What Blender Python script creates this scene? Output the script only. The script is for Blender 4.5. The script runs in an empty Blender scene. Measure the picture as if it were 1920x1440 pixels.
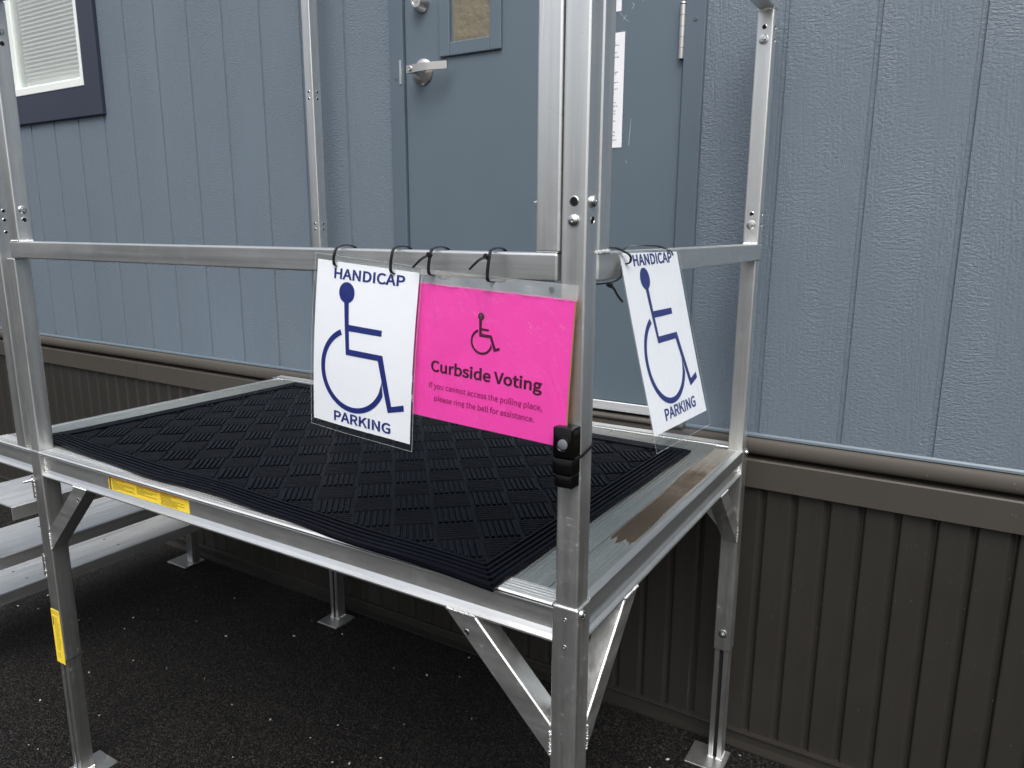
import bpy, bmesh, math, random, os
from mathutils import Vector, Matrix
R = math.radians
random.seed(7)
scn = bpy.context.scene
COL = scn.collection
GZ = -0.935                      # ground level; z = 0 is the top of the platform deck

# ------------------------------------------------------------------ camera
cam_d = bpy.data.cameras.new('camera')
cam = bpy.data.objects.new('camera', cam_d)
COL.objects.link(cam)
rt = Vector((0.85439254, 0.51961146, 0.00416095))
dn = Vector((0.1092878, -0.171861, -0.97904033))
fw = Vector((-0.50800548, 0.8369395, -0.20362395))
m = Matrix((rt, -dn, -fw)).transposed().to_4x4()
m.translation = Vector((0.44688, -0.93251, 0.565))
cam.matrix_world = m
cam_d.sensor_width = 36.0
cam_d.lens = 1386.6 / 1920 * 36
cam_d.clip_start = 0.02
cam_d.clip_end = 1000
scn.camera = cam

# ------------------------------------------------------------------ light
SUN_EL, SUN_AZ = R(56), R(150)    # azimuth of the sun, clockwise from +y
w = bpy.data.worlds.new('World')
scn.world = w
w.use_nodes = True
nt = w.node_tree
nt.nodes.clear()
wo = nt.nodes.new('ShaderNodeOutputWorld')
bg = nt.nodes.new('ShaderNodeBackground')
sky = nt.nodes.new('ShaderNodeTexSky')
sky.sky_type = 'NISHITA'
sky.sun_disc = False
sky.sun_elevation = SUN_EL
sky.sun_rotation = SUN_AZ
sky.air_density = 1.0
sky.dust_density = 5.0
sky.ozone_density = 1.5
hs = nt.nodes.new('ShaderNodeHueSaturation')
hs.inputs['Saturation'].default_value = 0.42
nt.links.new(sky.outputs[0], hs.inputs['Color'])
# overcast: the zenith is about three times as bright as the horizon
wtc = nt.nodes.new('ShaderNodeTexCoord')
wsp = nt.nodes.new('ShaderNodeSeparateXYZ')
nt.links.new(wtc.outputs['Generated'], wsp.inputs[0])
wma = nt.nodes.new('ShaderNodeMath')
wma.operation = 'MULTIPLY_ADD'
wma.use_clamp = False
wmx = nt.nodes.new('ShaderNodeMath')
wmx.operation = 'MAXIMUM'
wmx.inputs[1].default_value = 0.0
nt.links.new(wsp.outputs[2], wmx.inputs[0])
nt.links.new(wmx.outputs[0], wma.inputs[0])
wma.inputs[1].default_value = 1.2
wma.inputs[2].default_value = 0.46
wvm = nt.nodes.new('ShaderNodeVectorMath')
wvm.operation = 'SCALE'
nt.links.new(hs.outputs[0], wvm.inputs[0])
nt.links.new(wma.outputs[0], wvm.inputs['Scale'])
nt.links.new(wvm.outputs[0], bg.inputs[0])
bg.inputs[1].default_value = 0.15
nt.links.new(bg.outputs[0], wo.inputs[0])
sl = bpy.data.lights.new('sun', 'SUN')
sl.energy = 1.0
sl.angle = R(45)
sl.color = (1.0, 0.97, 0.93)
so = bpy.data.objects.new('sun', sl)
COL.objects.link(so)
sd = Vector((math.sin(SUN_AZ) * math.cos(SUN_EL), math.cos(SUN_AZ) * math.cos(SUN_EL), math.sin(SUN_EL)))
so.rotation_euler = (-sd).to_track_quat('-Z', 'Y').to_euler()
so.location = sd * 20
scn.view_settings.view_transform = 'Standard'
scn.view_settings.look = 'None'
scn.view_settings.exposure = 0.48
scn.view_settings.gamma = 1.0

# ------------------------------------------------------------------ materials
def newmat(name):
    mt = bpy.data.materials.new(name)
    mt.use_nodes = True
    n = mt.node_tree
    p = n.nodes['Principled BSDF']
    return mt, n, p

def N(n, t, **kw):
    nd = n.nodes.new('ShaderNode' + t)
    for k, v in kw.items():
        if k in nd.inputs.keys():
            nd.inputs[k].default_value = v
        else:
            setattr(nd, k, v)
    return nd

def coords(n, scale=(1, 1, 1), rot=(0, 0, 0)):
    tc = N(n, 'TexCoord')
    mp = N(n, 'Mapping')
    mp.inputs['Scale'].default_value = scale
    mp.inputs['Rotation'].default_value = rot
    n.links.new(tc.outputs['Object'], mp.inputs['Vector'])
    return mp.outputs[0]

def noise(n, vec, scale, detail=3.0, rough=0.55, dist=0.0):
    t = N(n, 'TexNoise', Scale=scale, Detail=detail, Roughness=rough, Distortion=dist)
    if vec is not None:
        n.links.new(vec, t.inputs['Vector'])
    return t.outputs['Fac']

def ramp(n, fac, stops):
    r = N(n, 'ValToRGB')
    e = r.color_ramp.elements
    while len(e) < len(stops):
        e.new(0.5)
    for i, (p, c) in enumerate(stops):
        e[i].position = p
        e[i].color = (c, c, c, 1) if not isinstance(c, tuple) else (*c, 1)
    n.links.new(fac, r.inputs[0])
    return r.outputs[0]

def mixc(n, fac, a, b):
    mx = N(n, 'Mix', data_type='RGBA')
    for i, v in ((0, fac), (6, a), (7, b)):
        if isinstance(v, (int, float)):
            mx.inputs[i].default_value = v
        elif isinstance(v, tuple):
            mx.inputs[i].default_value = (*v, 1)
        else:
            n.links.new(v, mx.inputs[i])
    return mx.outputs[2]

def math_(n, op, a, b=None, c=None):
    nd = N(n, 'Math', operation=op)
    for i, v in enumerate((a, b, c)):
        if v is None:
            continue
        if isinstance(v, (int, float)):
            nd.inputs[i].default_value = v
        else:
            n.links.new(v, nd.inputs[i])
    return nd.outputs[0]

def bump(n, p, h, strength=0.5, dist=0.002, prev=None):
    b = N(n, 'Bump', Strength=strength, Distance=dist)
    n.links.new(h, b.inputs['Height'])
    if prev is not None:
        n.links.new(prev, b.inputs['Normal'])
    n.links.new(b.outputs[0], p.inputs['Normal'])
    return b.outputs[0]

def plain(name, col, rough=0.5, metal=0.0, spec=0.5, bscale=None, bstr=0.2, bdist=0.001, var=0.12):
    mt, n, p = newmat(name)
    v = coords(n)
    f = noise(n, v, 14, 4)
    c = mixc(n, f, tuple(x * (1 - var) for x in col), tuple(min(1, x * (1 + var)) for x in col))
    n.links.new(c, p.inputs['Base Color'])
    p.inputs['Roughness'].default_value = rough
    p.inputs['Metallic'].default_value = metal
    p.inputs['Specular IOR Level'].default_value = spec
    if bscale:
        bump(n, p, noise(n, v, bscale, 3), bstr, bdist)
    return mt

def aluminium(name, axis, base=0.78, dull=0.39, bst=0.20):
    mt, n, p = newmat(name)
    st = {'x': (1.2, 55, 55), 'y': (55, 1.2, 55), 'z': (55, 55, 1.2)}[axis]
    stf = {'x': (2, 420, 420), 'y': (420, 2, 420), 'z': (420, 420, 2)}[axis]
    streak = noise(n, coords(n, st), 1.0, 4, 0.6)
    fine = noise(n, coords(n, stf), 1.0, 2)
    blot = noise(n, coords(n), 24, 7, 0.7)
    spk = noise(n, coords(n), 130, 3, 0.6)
    big = noise(n, coords(n), 3.0, 2)
    ox = ramp(n, blot, [(0.47, 0.0), (0.66, 1.0)])
    sp = ramp(n, spk, [(0.60, 0.0), (0.74, 1.0)])
    oxs = math_(n, 'MULTIPLY', ox, math_(n, 'ADD', math_(n, 'MULTIPLY', sp, 0.75), 0.05))
    c1 = mixc(n, streak, (base * 0.78, base * 0.80, base * 0.795), (base * 1.15, base * 1.16, base * 1.14))
    c2 = mixc(n, oxs, c1, (0.50, 0.54, 0.52))
    grime = ramp(n, noise(n, coords(n, {'x': (3, 9, 9), 'y': (9, 3, 9), 'z': (9, 9, 3)}[axis]), 1.0, 5, 0.6), [(0.50, 0.0), (0.72, 1.0)])
    c2 = mixc(n, math_(n, 'MULTIPLY', grime, 0.6), c2, (base * 0.52, base * 0.52, base * 0.51))
    line = ramp(n, noise(n, coords(n, {'x': (7, 300, 300), 'y': (300, 7, 300), 'z': (300, 300, 7)}[axis]), 1.0, 1), [(0.70, 0.0), (0.745, 1.0)])
    c2 = mixc(n, math_(n, 'MULTIPLY', line, 0.55), c2, (0.95, 0.95, 0.95))
    n.links.new(c2, p.inputs['Base Color'])
    mtl = math_(n, 'SUBTRACT', 1.0, math_(n, 'MULTIPLY', oxs, 0.55))
    n.links.new(math_(n, 'MULTIPLY', mtl, 0.97), p.inputs['Metallic'])
    r1 = math_(n, 'ADD', math_(n, 'MULTIPLY', streak, 0.26), dull - 0.16)
    r2 = math_(n, 'ADD', r1, math_(n, 'MULTIPLY', oxs, 0.25))
    r3 = math_(n, 'ADD', r2, math_(n, 'MULTIPLY', grime, 0.16))
    n.links.new(r3, p.inputs['Roughness'])
    # scratches: thin bright lines in random directions
    tc = N(n, 'TexCoord')
    vo = N(n, 'TexVoronoi', feature='DISTANCE_TO_EDGE', Scale=9.0)
    wv = N(n, 'TexNoise', Scale=4.0)
    n.links.new(tc.outputs['Object'], wv.inputs['Vector'])
    mpv = N(n, 'Mapping')
    mpv.inputs['Scale'].default_value = (3.0, 1.1, 0.7)
    mpv.inputs['Rotation'].default_value = (0.4, 0.3, 0.5)
    n.links.new(tc.outputs['Object'], mpv.inputs[0])
    n.links.new(mpv.outputs[0], vo.inputs['Vector'])
    scr = ramp(n, vo.outputs['Distance'], [(0.0, 1.0), (0.006, 0.0)])
    msk = ramp(n, big, [(0.5, 0.0), (0.62, 1.0)])
    scr = math_(n, 'MULTIPLY', scr, msk)
    h = math_(n, 'ADD', math_(n, 'MULTIPLY', fine, 0.5), math_(n, 'MULTIPLY', spk, 0.25))
    h = math_(n, 'SUBTRACT', h, math_(n, 'MULTIPLY', scr, 0.8))
    bump(n, p, h, bst, 0.0006)
    return mt

M = {}
for ax in 'xyz':
    M['alu_' + ax] = aluminium('mill aluminium ' + ax, ax)
M['alu_nose'] = aluminium('ribbed nosing aluminium', 'x', 0.93, 0.46, 0.04)
M['alu_flat'] = aluminium('pale aluminium tread', 'y', 0.84, 0.50)
M['alu_leg'] = aluminium('dull leg aluminium', 'z', 0.60, 0.38)
M['alu_weld'] = plain('weld bead aluminium', (0.80, 0.81, 0.80), 0.3, 0.95, bscale=300, bstr=0.5)
M['zinc'] = plain('zinc plated steel', (0.66, 0.68, 0.67), 0.24, 1.0, bscale=250, bstr=0.15)
M['satin'] = plain('satin stainless steel', (0.62, 0.60, 0.57), 0.30, 1.0, bscale=400, bstr=0.1)
M['painted_black'] = plain('black of painted hole shade and screws', (0.012, 0.012, 0.012), 0.8, spec=0.1)  # black colour for the shade painted in holes and slots, and for screws

def deck_mat():
    mt, n, p = newmat('weathered deck plank aluminium')
    tc = N(n, 'TexCoord')
    sep = N(n, 'SeparateXYZ')
    n.links.new(tc.outputs['Object'], sep.inputs[0])
    X, Y = math_(n, 'ADD', sep.outputs[0], -0.78), math_(n, 'ADD', sep.outputs[1], 0.5)
    streak = noise(n, coords(n, (70, 1.5, 20)), 1.0, 4)
    blot = noise(n, coords(n), 16, 6, 0.7)
    spk = noise(n, coords(n), 140, 3)
    c = mixc(n, streak, (0.30, 0.33, 0.32), (0.42, 0.45, 0.44))
    ox = math_(n, 'MULTIPLY', ramp(n, blot, [(0.53, 0.0), (0.68, 1.0)]), ramp(n, spk, [(0.45, 0.0), (0.62, 1.0)]))
    c = mixc(n, math_(n, 'MULTIPLY', ox, 0.7), c, (0.62, 0.65, 0.62))
    # stain with a ragged front end, drawn out along the plank
    wob = noise(n, coords(n, (120, 1.0, 1)), 1.0, 2)
    wob2 = noise(n, coords(n, (30, 3.0, 1)), 1.0, 3)
    yy = math_(n, 'ADD', Y, math_(n, 'MULTIPLY', math_(n, 'SUBTRACT', wob, 0.5), 0.10))
    front = ramp(n, math_(n, 'SUBTRACT', yy, 0.0), [(0.265, 0.0), (0.280, 1.0)])
    back = ramp(n, yy, [(0.68, 1.0), (1.0, 0.35)])
    xx = math_(n, 'ADD', X, math_(n, 'MULTIPLY', math_(n, 'SUBTRACT', wob2, 0.5), 0.024))
    xl = ramp(n, math_(n, 'ADD', xx, 0.5), [(0.424, 0.0), (0.428, 1.0)])
    xr = ramp(n, math_(n, 'ADD', xx, 0.5), [(0.472, 1.0), (0.484, 0.0)])
    st = math_(n, 'MULTIPLY', math_(n, 'MULTIPLY', front, back), math_(n, 'MULTIPLY', xl, xr))
    st = math_(n, 'MULTIPLY', st, math_(n, 'ADD', math_(n, 'MULTIPLY', streak, 0.5), 0.85))
    st = math_(n, 'MINIMUM', st, 0.97)
    c = mixc(n, st, c, (0.046, 0.034, 0.023))
    # faint dirt toward the back of the planks
    dirt = math_(n, 'MULTIPLY', ramp(n, Y, [(0.45, 0.0), (0.95, 1.0)]), ramp(n, blot, [(0.35, 0.0), (0.65, 1.0)]))
    c = mixc(n, math_(n, 'MULTIPLY', dirt, 0.6), c, (0.25, 0.225, 0.185))
    n.links.new(c, p.inputs['Base Color'])
    n.links.new(math_(n, 'MULTIPLY', math_(n, 'SUBTRACT', 1.0, st), 0.85), p.inputs['Metallic'])
    n.links.new(math_(n, 'ADD', math_(n, 'ADD', math_(n, 'MULTIPLY', streak, 0.22), 0.28), math_(n, 'MULTIPLY', st, 0.36)), p.inputs['Roughness'])
    n.links.new(math_(n, 'SUBTRACT', 0.5, math_(n, 'MULTIPLY', st, 0.38)), p.inputs['Specular IOR Level'])
    h = math_(n, 'ADD', math_(n, 'MULTIPLY', spk, 0.4), streak)
    bump(n, p, h, 0.2, 0.0008)
    return mt
M['deck'] = deck_mat()

def siding_mat():
    mt, n, p = newmat('embossed blue grey siding paint')
    tc = N(n, 'TexCoord')
    sep = N(n, 'SeparateXYZ')
    n.links.new(tc.outputs['Object'], sep.inputs[0])
    # distort the lookup so the grain wanders
    nz = N(n, 'TexNoise', Scale=5.0, Detail=2.0)
    n.links.new(coords(n, (1, 1, 0.35)), nz.inputs['Vector'])
    vm = N(n, 'VectorMath', operation='MULTIPLY_ADD')
    vm.inputs[1].default_value = (0.022, 0.0, 0.05)
    n.links.new(nz.outputs['Color'], vm.inputs[0])
    n.links.new(tc.outputs['Object'], vm.inputs[2])
    mp = N(n, 'Mapping'); mp.inputs['Scale'].default_value = (170, 1, 14)
    n.links.new(vm.outputs[0], mp.inputs[0])
    grain = noise(n, mp.outputs[0], 1.0, 3, 0.6)                 # vertical grain
    mp2 = N(n, 'Mapping'); mp2.inputs['Scale'].default_value = (55, 1, 190)
    n.links.new(vm.outputs[0], mp2.inputs[0])
    saw = noise(n, mp2.outputs[0], 1.0, 3, 0.65)                 # cross-cut saw texture
    peb = noise(n, tc.outputs['Object'], 150, 4, 0.7)
    mp3 = N(n, 'Mapping'); mp3.inputs['Scale'].default_value = (9, 1, 1.6)
    n.links.new(vm.outputs[0], mp3.inputs[0])
    zone = ramp(n, noise(n, mp3.outputs[0], 1.0, 2), [(0.42, 0.0), (0.58, 1.0)])
    mp4 = N(n, 'Mapping'); mp4.inputs['Scale'].default_value = (6.5, 1, 2.4); mp4.inputs['Location'].default_value = (3, 0, 7)
    n.links.new(vm.outputs[0], mp4.inputs[0])
    calm = ramp(n, noise(n, mp4.outputs[0], 1.0, 3), [(0.34, 0.28), (0.60, 1.0)])
    # cathedral figure: rings of an off-centre distorted wave
    wv = N(n, 'TexWave', wave_type='RINGS', rings_direction='Y', Scale=6.0, Distortion=7.0, Detail=3.0)
    wv.inputs['Detail Scale'].default_value = 1.6
    mp5 = N(n, 'Mapping'); mp5.inputs['Scale'].default_value = (2.4, 1, 0.33); mp5.inputs['Location'].default_value = (-1.3, 0, -0.1)
    n.links.new(vm.outputs[0], mp5.inputs[0]); n.links.new(mp5.outputs[0], wv.inputs['Vector'])
    cath = ramp(n, wv.outputs['Fac'], [(0.06, 0.0), (0.2, 1.0)])
    a = math_(n, 'MULTIPLY', ramp(n, grain, [(0.36, 0.0), (0.6, 1.0)]), zone)
    b = math_(n, 'MULTIPLY', ramp(n, saw, [(0.34, 0.0), (0.62, 1.0)]), math_(n, 'SUBTRACT', 1.0, zone))
    h = math_(n, 'ADD', a, b)
    h = math_(n, 'ADD', math_(n, 'MULTIPLY', h, 0.55), math_(n, 'MULTIPLY', ramp(n, peb, [(0.35, 0.0), (0.65, 1.0)]), 0.55))
    h = math_(n, 'MULTIPLY', h, calm)
    h = math_(n, 'ADD', h, math_(n, 'MULTIPLY', cath, 0.10))
    bump(n, p, h, 0.60, 0.0027)
    f = noise(n, coords(n, (1, 1, 0.5)), 2.2, 5, 0.6)
    c = mixc(n, f, (0.108, 0.141, 0.175), (0.132, 0.168, 0.204))
    spk = ramp(n, noise(n, tc.outputs['Object'], 60, 2, 0.5), [(0.755, 0.0), (0.775, 1.0)])
    c = mixc(n, math_(n, 'MULTIPLY', spk, 0.6), c, (0.02, 0.025, 0.03))
    n.links.new(c, p.inputs['Base Color'])
    p.inputs['Roughness'].default_value = 0.36
    p.inputs['Specular IOR Level'].default_value = 0.5
    return mt
M['siding'] = siding_mat()

def paint(name, c0, c1, rough, bs=260, bstr=0.12):
    mt, n, p = newmat(name)
    v = coords(n)
    c = mixc(n, noise(n, v, 3.0, 5, 0.6), c0, c1)
    n.links.new(c, p.inputs['Base Color'])
    r = math_(n, 'ADD', math_(n, 'MULTIPLY', noise(n, v, 6, 4), 0.15), rough - 0.07)
    n.links.new(r, p.inputs['Roughness'])
    bump(n, p, noise(n, v, bs, 2), bstr, 0.0005)
    return mt
M['door'] = paint('door enamel', (0.087, 0.118, 0.146), (0.101, 0.136, 0.165), 0.34)
M['frame'] = paint('door frame enamel', (0.078, 0.106, 0.136), (0.092, 0.124, 0.155), 0.34)
M['navy'] = paint('navy trim paint', (0.020, 0.025, 0.045), (0.030, 0.036, 0.058), 0.4, 180, 0.25)
M['vinyl'] = plain('white vinyl', (0.70, 0.74, 0.72), 0.35, var=0.03)
M['bronze'] = paint('bronze trim metal', (0.048, 0.043, 0.036), (0.060, 0.054, 0.046), 0.38)
M['trim'] = paint('matt bronze round trim', (0.050, 0.044, 0.036), (0.062, 0.055, 0.046), 0.72)
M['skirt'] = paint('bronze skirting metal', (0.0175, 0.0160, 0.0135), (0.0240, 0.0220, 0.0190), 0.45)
M['blind'] = plain('blind slat', (0.87, 0.86, 0.84), 0.5, var=0.04)
M['kraft'] = plain('brown paper', (0.20, 0.150, 0.080), 0.7, bscale=26, bstr=1.0, bdist=0.01)
M['dark'] = plain('dark interior', (0.03, 0.03, 0.03), 0.9, spec=0.1)
M['roof'] = plain('white roof membrane', (0.55, 0.55, 0.53), 0.7)
M['rubber'] = None
M['blackplastic'] = plain('glossy black plastic', (0.002, 0.002, 0.002), 0.10, spec=0.28, var=0.0)
M['nylon'] = plain('black nylon', (0.008, 0.008, 0.009), 0.33, var=0.0)
M['button'] = plain('grey push button', (0.12, 0.125, 0.14), 0.45, var=0.03)
M['paper'] = plain('white paper', (0.84, 0.85, 0.88), 0.6, var=0.012)
M['blue'] = plain('navy printing ink', (0.010, 0.022, 0.165), 0.5, var=0.04)
M['maroon'] = plain('dark print on pink', (0.055, 0.003, 0.022), 0.5, var=0.03)
M['plum'] = plain('fine print on pink', (0.27, 0.010, 0.11), 0.5, var=0.03)
M['black'] = plain('black print', (0.012, 0.011, 0.010), 0.5, var=0.0)
M['grey'] = plain('grey print', (0.30, 0.30, 0.34), 0.6, var=0.0)
M['grey_paint'] = plain('scraped paint', (0.42, 0.45, 0.47), 0.5, var=0.1)
M['card'] = plain('cardboard backing', (0.40, 0.21, 0.09), 0.7, var=0.05)
M['kraftprint'] = plain('olive print on yellow', (0.16, 0.11, 0.008), 0.5, var=0.0)

def rubber_mat():
    mt, n, p = newmat('black rubber mat')
    v = coords(n)
    c = mixc(n, noise(n, v, 20, 3), (0.0015, 0.0017, 0.0034), (0.0030, 0.0034, 0.0060))
    grit = ramp(n, noise(n, v, 330, 2, 0.5), [(0.765, 0.0), (0.79, 1.0)])
    c = mixc(n, math_(n, 'MULTIPLY', grit, 0.5), c, (0.20, 0.19, 0.18))
    n.links.new(c, p.inputs['Base Color'])
    n.links.new(math_(n, 'ADD', math_(n, 'MULTIPLY', noise(n, v, 9, 4), 0.16), 0.20), p.inputs['Roughness'])
    p.inputs['Specular IOR Level'].default_value = 0.09
    bump(n, p, noise(n, v, 420, 2), 0.5, 0.0008)
    return mt
M['rubber'] = rubber_mat()

def pink_mat():
    mt, n, p = newmat('fluorescent pink paper')
    v = coords(n)
    c = mixc(n, noise(n, v, 9, 4), (0.80, 0.050, 0.385), (0.86, 0.068, 0.44))
    n.links.new(c, p.inputs['Base Color'])
    p.inputs['Roughness'].default_value = 0.55
    bump(n, p, noise(n, coords(n, (14, 14, 9)), 1.0, 3, 0.5, 0.6), 0.5, 0.007)
    return mt
M['pink'] = pink_mat()

def label_mat():
    mt, n, p = newmat('yellow warning label')
    tc = N(n, 'TexCoord')
    c = mixc(n, noise(n, tc.outputs['Object'], 30, 3), (0.74, 0.54, 0.035), (0.82, 0.62, 0.06))
    n.links.new(c, p.inputs['Base Color'])
    p.inputs['Roughness'].default_value = 0.4
    return mt
M['yellow'] = label_mat()
M['orange'] = plain('orange label heading', (0.80, 0.26, 0.020), 0.4, var=0.05)

def film_mat(name, tint, gloss, crinkle=0.0, haze=0.0):
    mt, n, p = newmat(name)
    n.nodes.remove(p)
    out = n.nodes['Material Output']
    tr = N(n, 'BsdfTransparent'); tr.inputs[0].default_value = (*tint, 1)
    gl = N(n, 'BsdfGlossy'); gl.inputs[0].default_value = (1, 1, 1, 1); gl.inputs['Roughness'].default_value = gloss
    lw = N(n, 'LayerWeight'); lw.inputs[0].default_value = 0.5
    fac = math_(n, 'ADD', math_(n, 'MULTIPLY', math_(n, 'POWER', lw.outputs[1], 4.0), 0.6), 0.05)
    mx = N(n, 'MixShader')
    n.links.new(fac, mx.inputs[0]); n.links.new(tr.outputs[0], mx.inputs[1]); n.links.new(gl.outputs[0], mx.inputs[2])
    last = mx.outputs[0]
    if crinkle:
        b = N(n, 'Bump', Strength=1.0, Distance=crinkle)
        n.links.new(noise(n, coords(n, (40, 40, 25)), 1.0, 4, 0.6, 1.5), b.inputs['Height'])
        n.links.new(b.outputs[0], gl.inputs['Normal']); n.links.new(b.outputs[0], lw.inputs['Normal'])
    if haze:
        df = N(n, 'BsdfDiffuse'); df.inputs[0].default_value = (0.85, 0.86, 0.86, 1)
        m2 = N(n, 'MixShader'); m2.inputs[0].default_value = haze
        n.links.new(last, m2.inputs[1]); n.links.new(df.outputs[0], m2.inputs[2])
        last = m2.outputs[0]
    n.links.new(last, out.inputs[0])
    return mt
M['film'] = film_mat('laminating film', (0.93, 0.95, 0.96), 0.08, 0.0012)
M['sleeve'] = film_mat('plastic sheet protector', (0.96, 0.96, 0.96), 0.14, 0.0050)
M['sleeveband'] = film_mat('hazy binder strip of sheet protector', (0.88, 0.89, 0.89), 0.16, 0.006, 0.20)
M['drop'] = film_mat('rain water bead', (0.93, 0.94, 0.95), 0.04)
M['edge_highlight'] = film_mat('highlight painted on laminating film edge', (0.9, 0.92, 0.93), 0.1, 0.0, 0.36)  # whitish colour painting the bright highlight along the laminate's edge
M['glass'] = film_mat('window glass', (0.94, 0.955, 0.95), 0.01)

def asphalt_mat():
    mt, n, p = newmat('damp asphalt')
    v = coords(n)
    vo = N(n, 'TexVoronoi', Scale=290.0); n.links.new(v, vo.inputs['Vector'])
    vo2 = N(n, 'TexVoronoi', Scale=70.0); n.links.new(v, vo2.inputs['Vector'])
    sepc = N(n, 'SeparateColor'); n.links.new(vo.outputs['Color'], sepc.inputs[0])
    big = noise(n, v, 1.3, 5, 0.6)
    c = mixc(n, big, (0.0017, 0.0016, 0.0016), (0.0050, 0.0048, 0.0046))
    st = ramp(n, sepc.outputs[0], [(0.62, 0.0), (0.98, 1.0)])
    c = mixc(n, math_(n, 'MULTIPLY', st, 0.9), c, (0.052, 0.047, 0.043))
    n.links.new(c, p.inputs['Base Color'])
    p.inputs['Specular IOR Level'].default_value = 0.16
    n.links.new(math_(n, 'ADD', math_(n, 'MULTIPLY', sepc.outputs[1], 0.55), 0.22), p.inputs['Roughness'])
    h = math_(n, 'ADD', math_(n, 'MULTIPLY', vo.outputs['Distance'], -1.0), math_(n, 'MULTIPLY', vo2.outputs['Distance'], -0.7))
    bump(n, p, h, 0.9, 0.006)
    return mt
M['asphalt'] = asphalt_mat()
M['chip'] = plain('pale stone chip', (0.36, 0.35, 0.33), 0.6, var=0.6)

# ------------------------------------------------------------------ helpers
def thing(name, label, cat, loc, group=None):
    o = bpy.data.objects.new(name, None)
    COL.objects.link(o)
    o.location = loc
    o.empty_display_size = 0.1
    o['label'] = label
    o['category'] = cat
    if group:
        o['group'] = group
    return o

def wloc(o):
    v = Vector((0, 0, 0))
    while o is not None:
        v += Vector(o.location)
        o = o.parent
    return v

def obj(name, bm, mats, parent=None, loc=None, smooth=False, label=None, cat=None, group=None, kind=None):
    """bm is in world coordinates; the object's origin goes to loc (or the parent's origin)"""
    if loc is None:
        loc = Vector((0, 0, 0))
        base = wloc(parent) if parent else Vector((0, 0, 0))
    else:
        base = Vector(loc)
    bmesh.ops.translate(bm, verts=bm.verts, vec=-base)
    me = bpy.data.meshes.new(name)
    bm.to_mesh(me)
    bm.free()
    if not isinstance(mats, (list, tuple)):
        mats = [mats]
    for mt in mats:
        me.materials.append(mt)
    if smooth:
        for f in me.polygons:
            f.use_smooth = True
        me.set_sharp_from_angle(angle=R(40))
    o = bpy.data.objects.new(name, me)
    COL.objects.link(o)
    if parent:
        o.parent = parent
        o.location = base - wloc(parent)
    else:
        o.location = base
    if label: o['label'] = label
    if cat: o['category'] = cat
    if group: o['group'] = group
    if kind: o['kind'] = kind
    return o

def BM():
    return bmesh.new()

def box(bm, x0, x1, y0, y1, z0, z1, bev=0.0, seg=2, mi=0):
    t = bmesh.new()
    bmesh.ops.create_cube(t, size=1.0)
    for v in t.verts:
        v.co = Vector(((x0 + x1) / 2 + v.co.x * (x1 - x0), (y0 + y1) / 2 + v.co.y * (y1 - y0), (z0 + z1) / 2 + v.co.z * (z1 - z0)))
    if bev:
        bmesh.ops.bevel(t, geom=list(t.edges), offset=bev, segments=seg, profile=0.5, affect='EDGES')
    for f in t.faces:
        f.material_index = mi
    merge(bm, t)

def merge(bm, t, mat=None):
    if mat is not None:
        bmesh.ops.transform(t, matrix=mat, verts=t.verts)
    me = bpy.data.meshes.new('tmp')
    t.to_mesh(me)
    t.free()
    bm.from_mesh(me)
    bpy.data.meshes.remove(me)

def prism(bm, pts, vec, mi=0):
    """closed outline pts (3D, planar) extruded along vec"""
    vec = Vector(vec)
    a = [bm.verts.new(p) for p in pts]
    b = [bm.verts.new(Vector(p) + vec) for p in pts]
    n = len(pts)
    fs = [bm.faces.new(a[::-1]), bm.faces.new(b)]
    for i in range(n):
        fs.append(bm.faces.new((a[i], a[(i + 1) % n], b[(i + 1) % n], b[i])))
    for f in fs:
        f.material_index = mi
    bmesh.ops.recalc_face_normals(bm, faces=fs)

def lathe(bm, prof, origin, axis, seg=24, mi=0):
    """prof = [(radius, distance along axis)]"""
    axis = Vector(axis).normalized()
    q = axis.to_track_quat('Z', 'Y')
    o = Vector(origin)
    rings = []
    for r, h in prof:
        if r < 1e-6:
            rings.append([bm.verts.new(o + axis * h)])
        else:
            rings.append([bm.verts.new(o + axis * h + q @ Vector((r * math.cos(2 * math.pi * k / seg), r * math.sin(2 * math.pi * k / seg), 0))) for k in range(seg)])
    fs = []
    for a, b in zip(rings, rings[1:]):
        for k in range(seg):
            k2 = (k + 1) % seg
            if len(a) == 1 and len(b) == 1:
                continue
            if len(a) == 1:
                fs.append(bm.faces.new((a[0], b[k2], b[k])))
            elif len(b) == 1:
                fs.append(bm.faces.new((a[k], a[k2], b[0])))
            else:
                fs.append(bm.faces.new((a[k], a[k2], b[k2], b[k])))
    for f in fs:
        f.material_index = mi
    bmesh.ops.recalc_face_normals(bm, faces=fs)

def spline(pts, sub=6):
    P = [Vector(p) for p in pts]
    P = [P[0] * 2 - P[1]] + P + [P[-1] * 2 - P[-2]]
    out = []
    for i in range(1, len(P) - 2):
        for k in range(sub):
            t = k / sub
            a, b, c, d = P[i - 1:i + 3]
            out.append(0.5 * ((2 * b) + (c - a) * t + (2 * a - 5 * b + 4 * c - d) * t * t + (3 * b - a - 3 * c + d) * t ** 3))
    out.append(P[-2])
    return out

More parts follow.
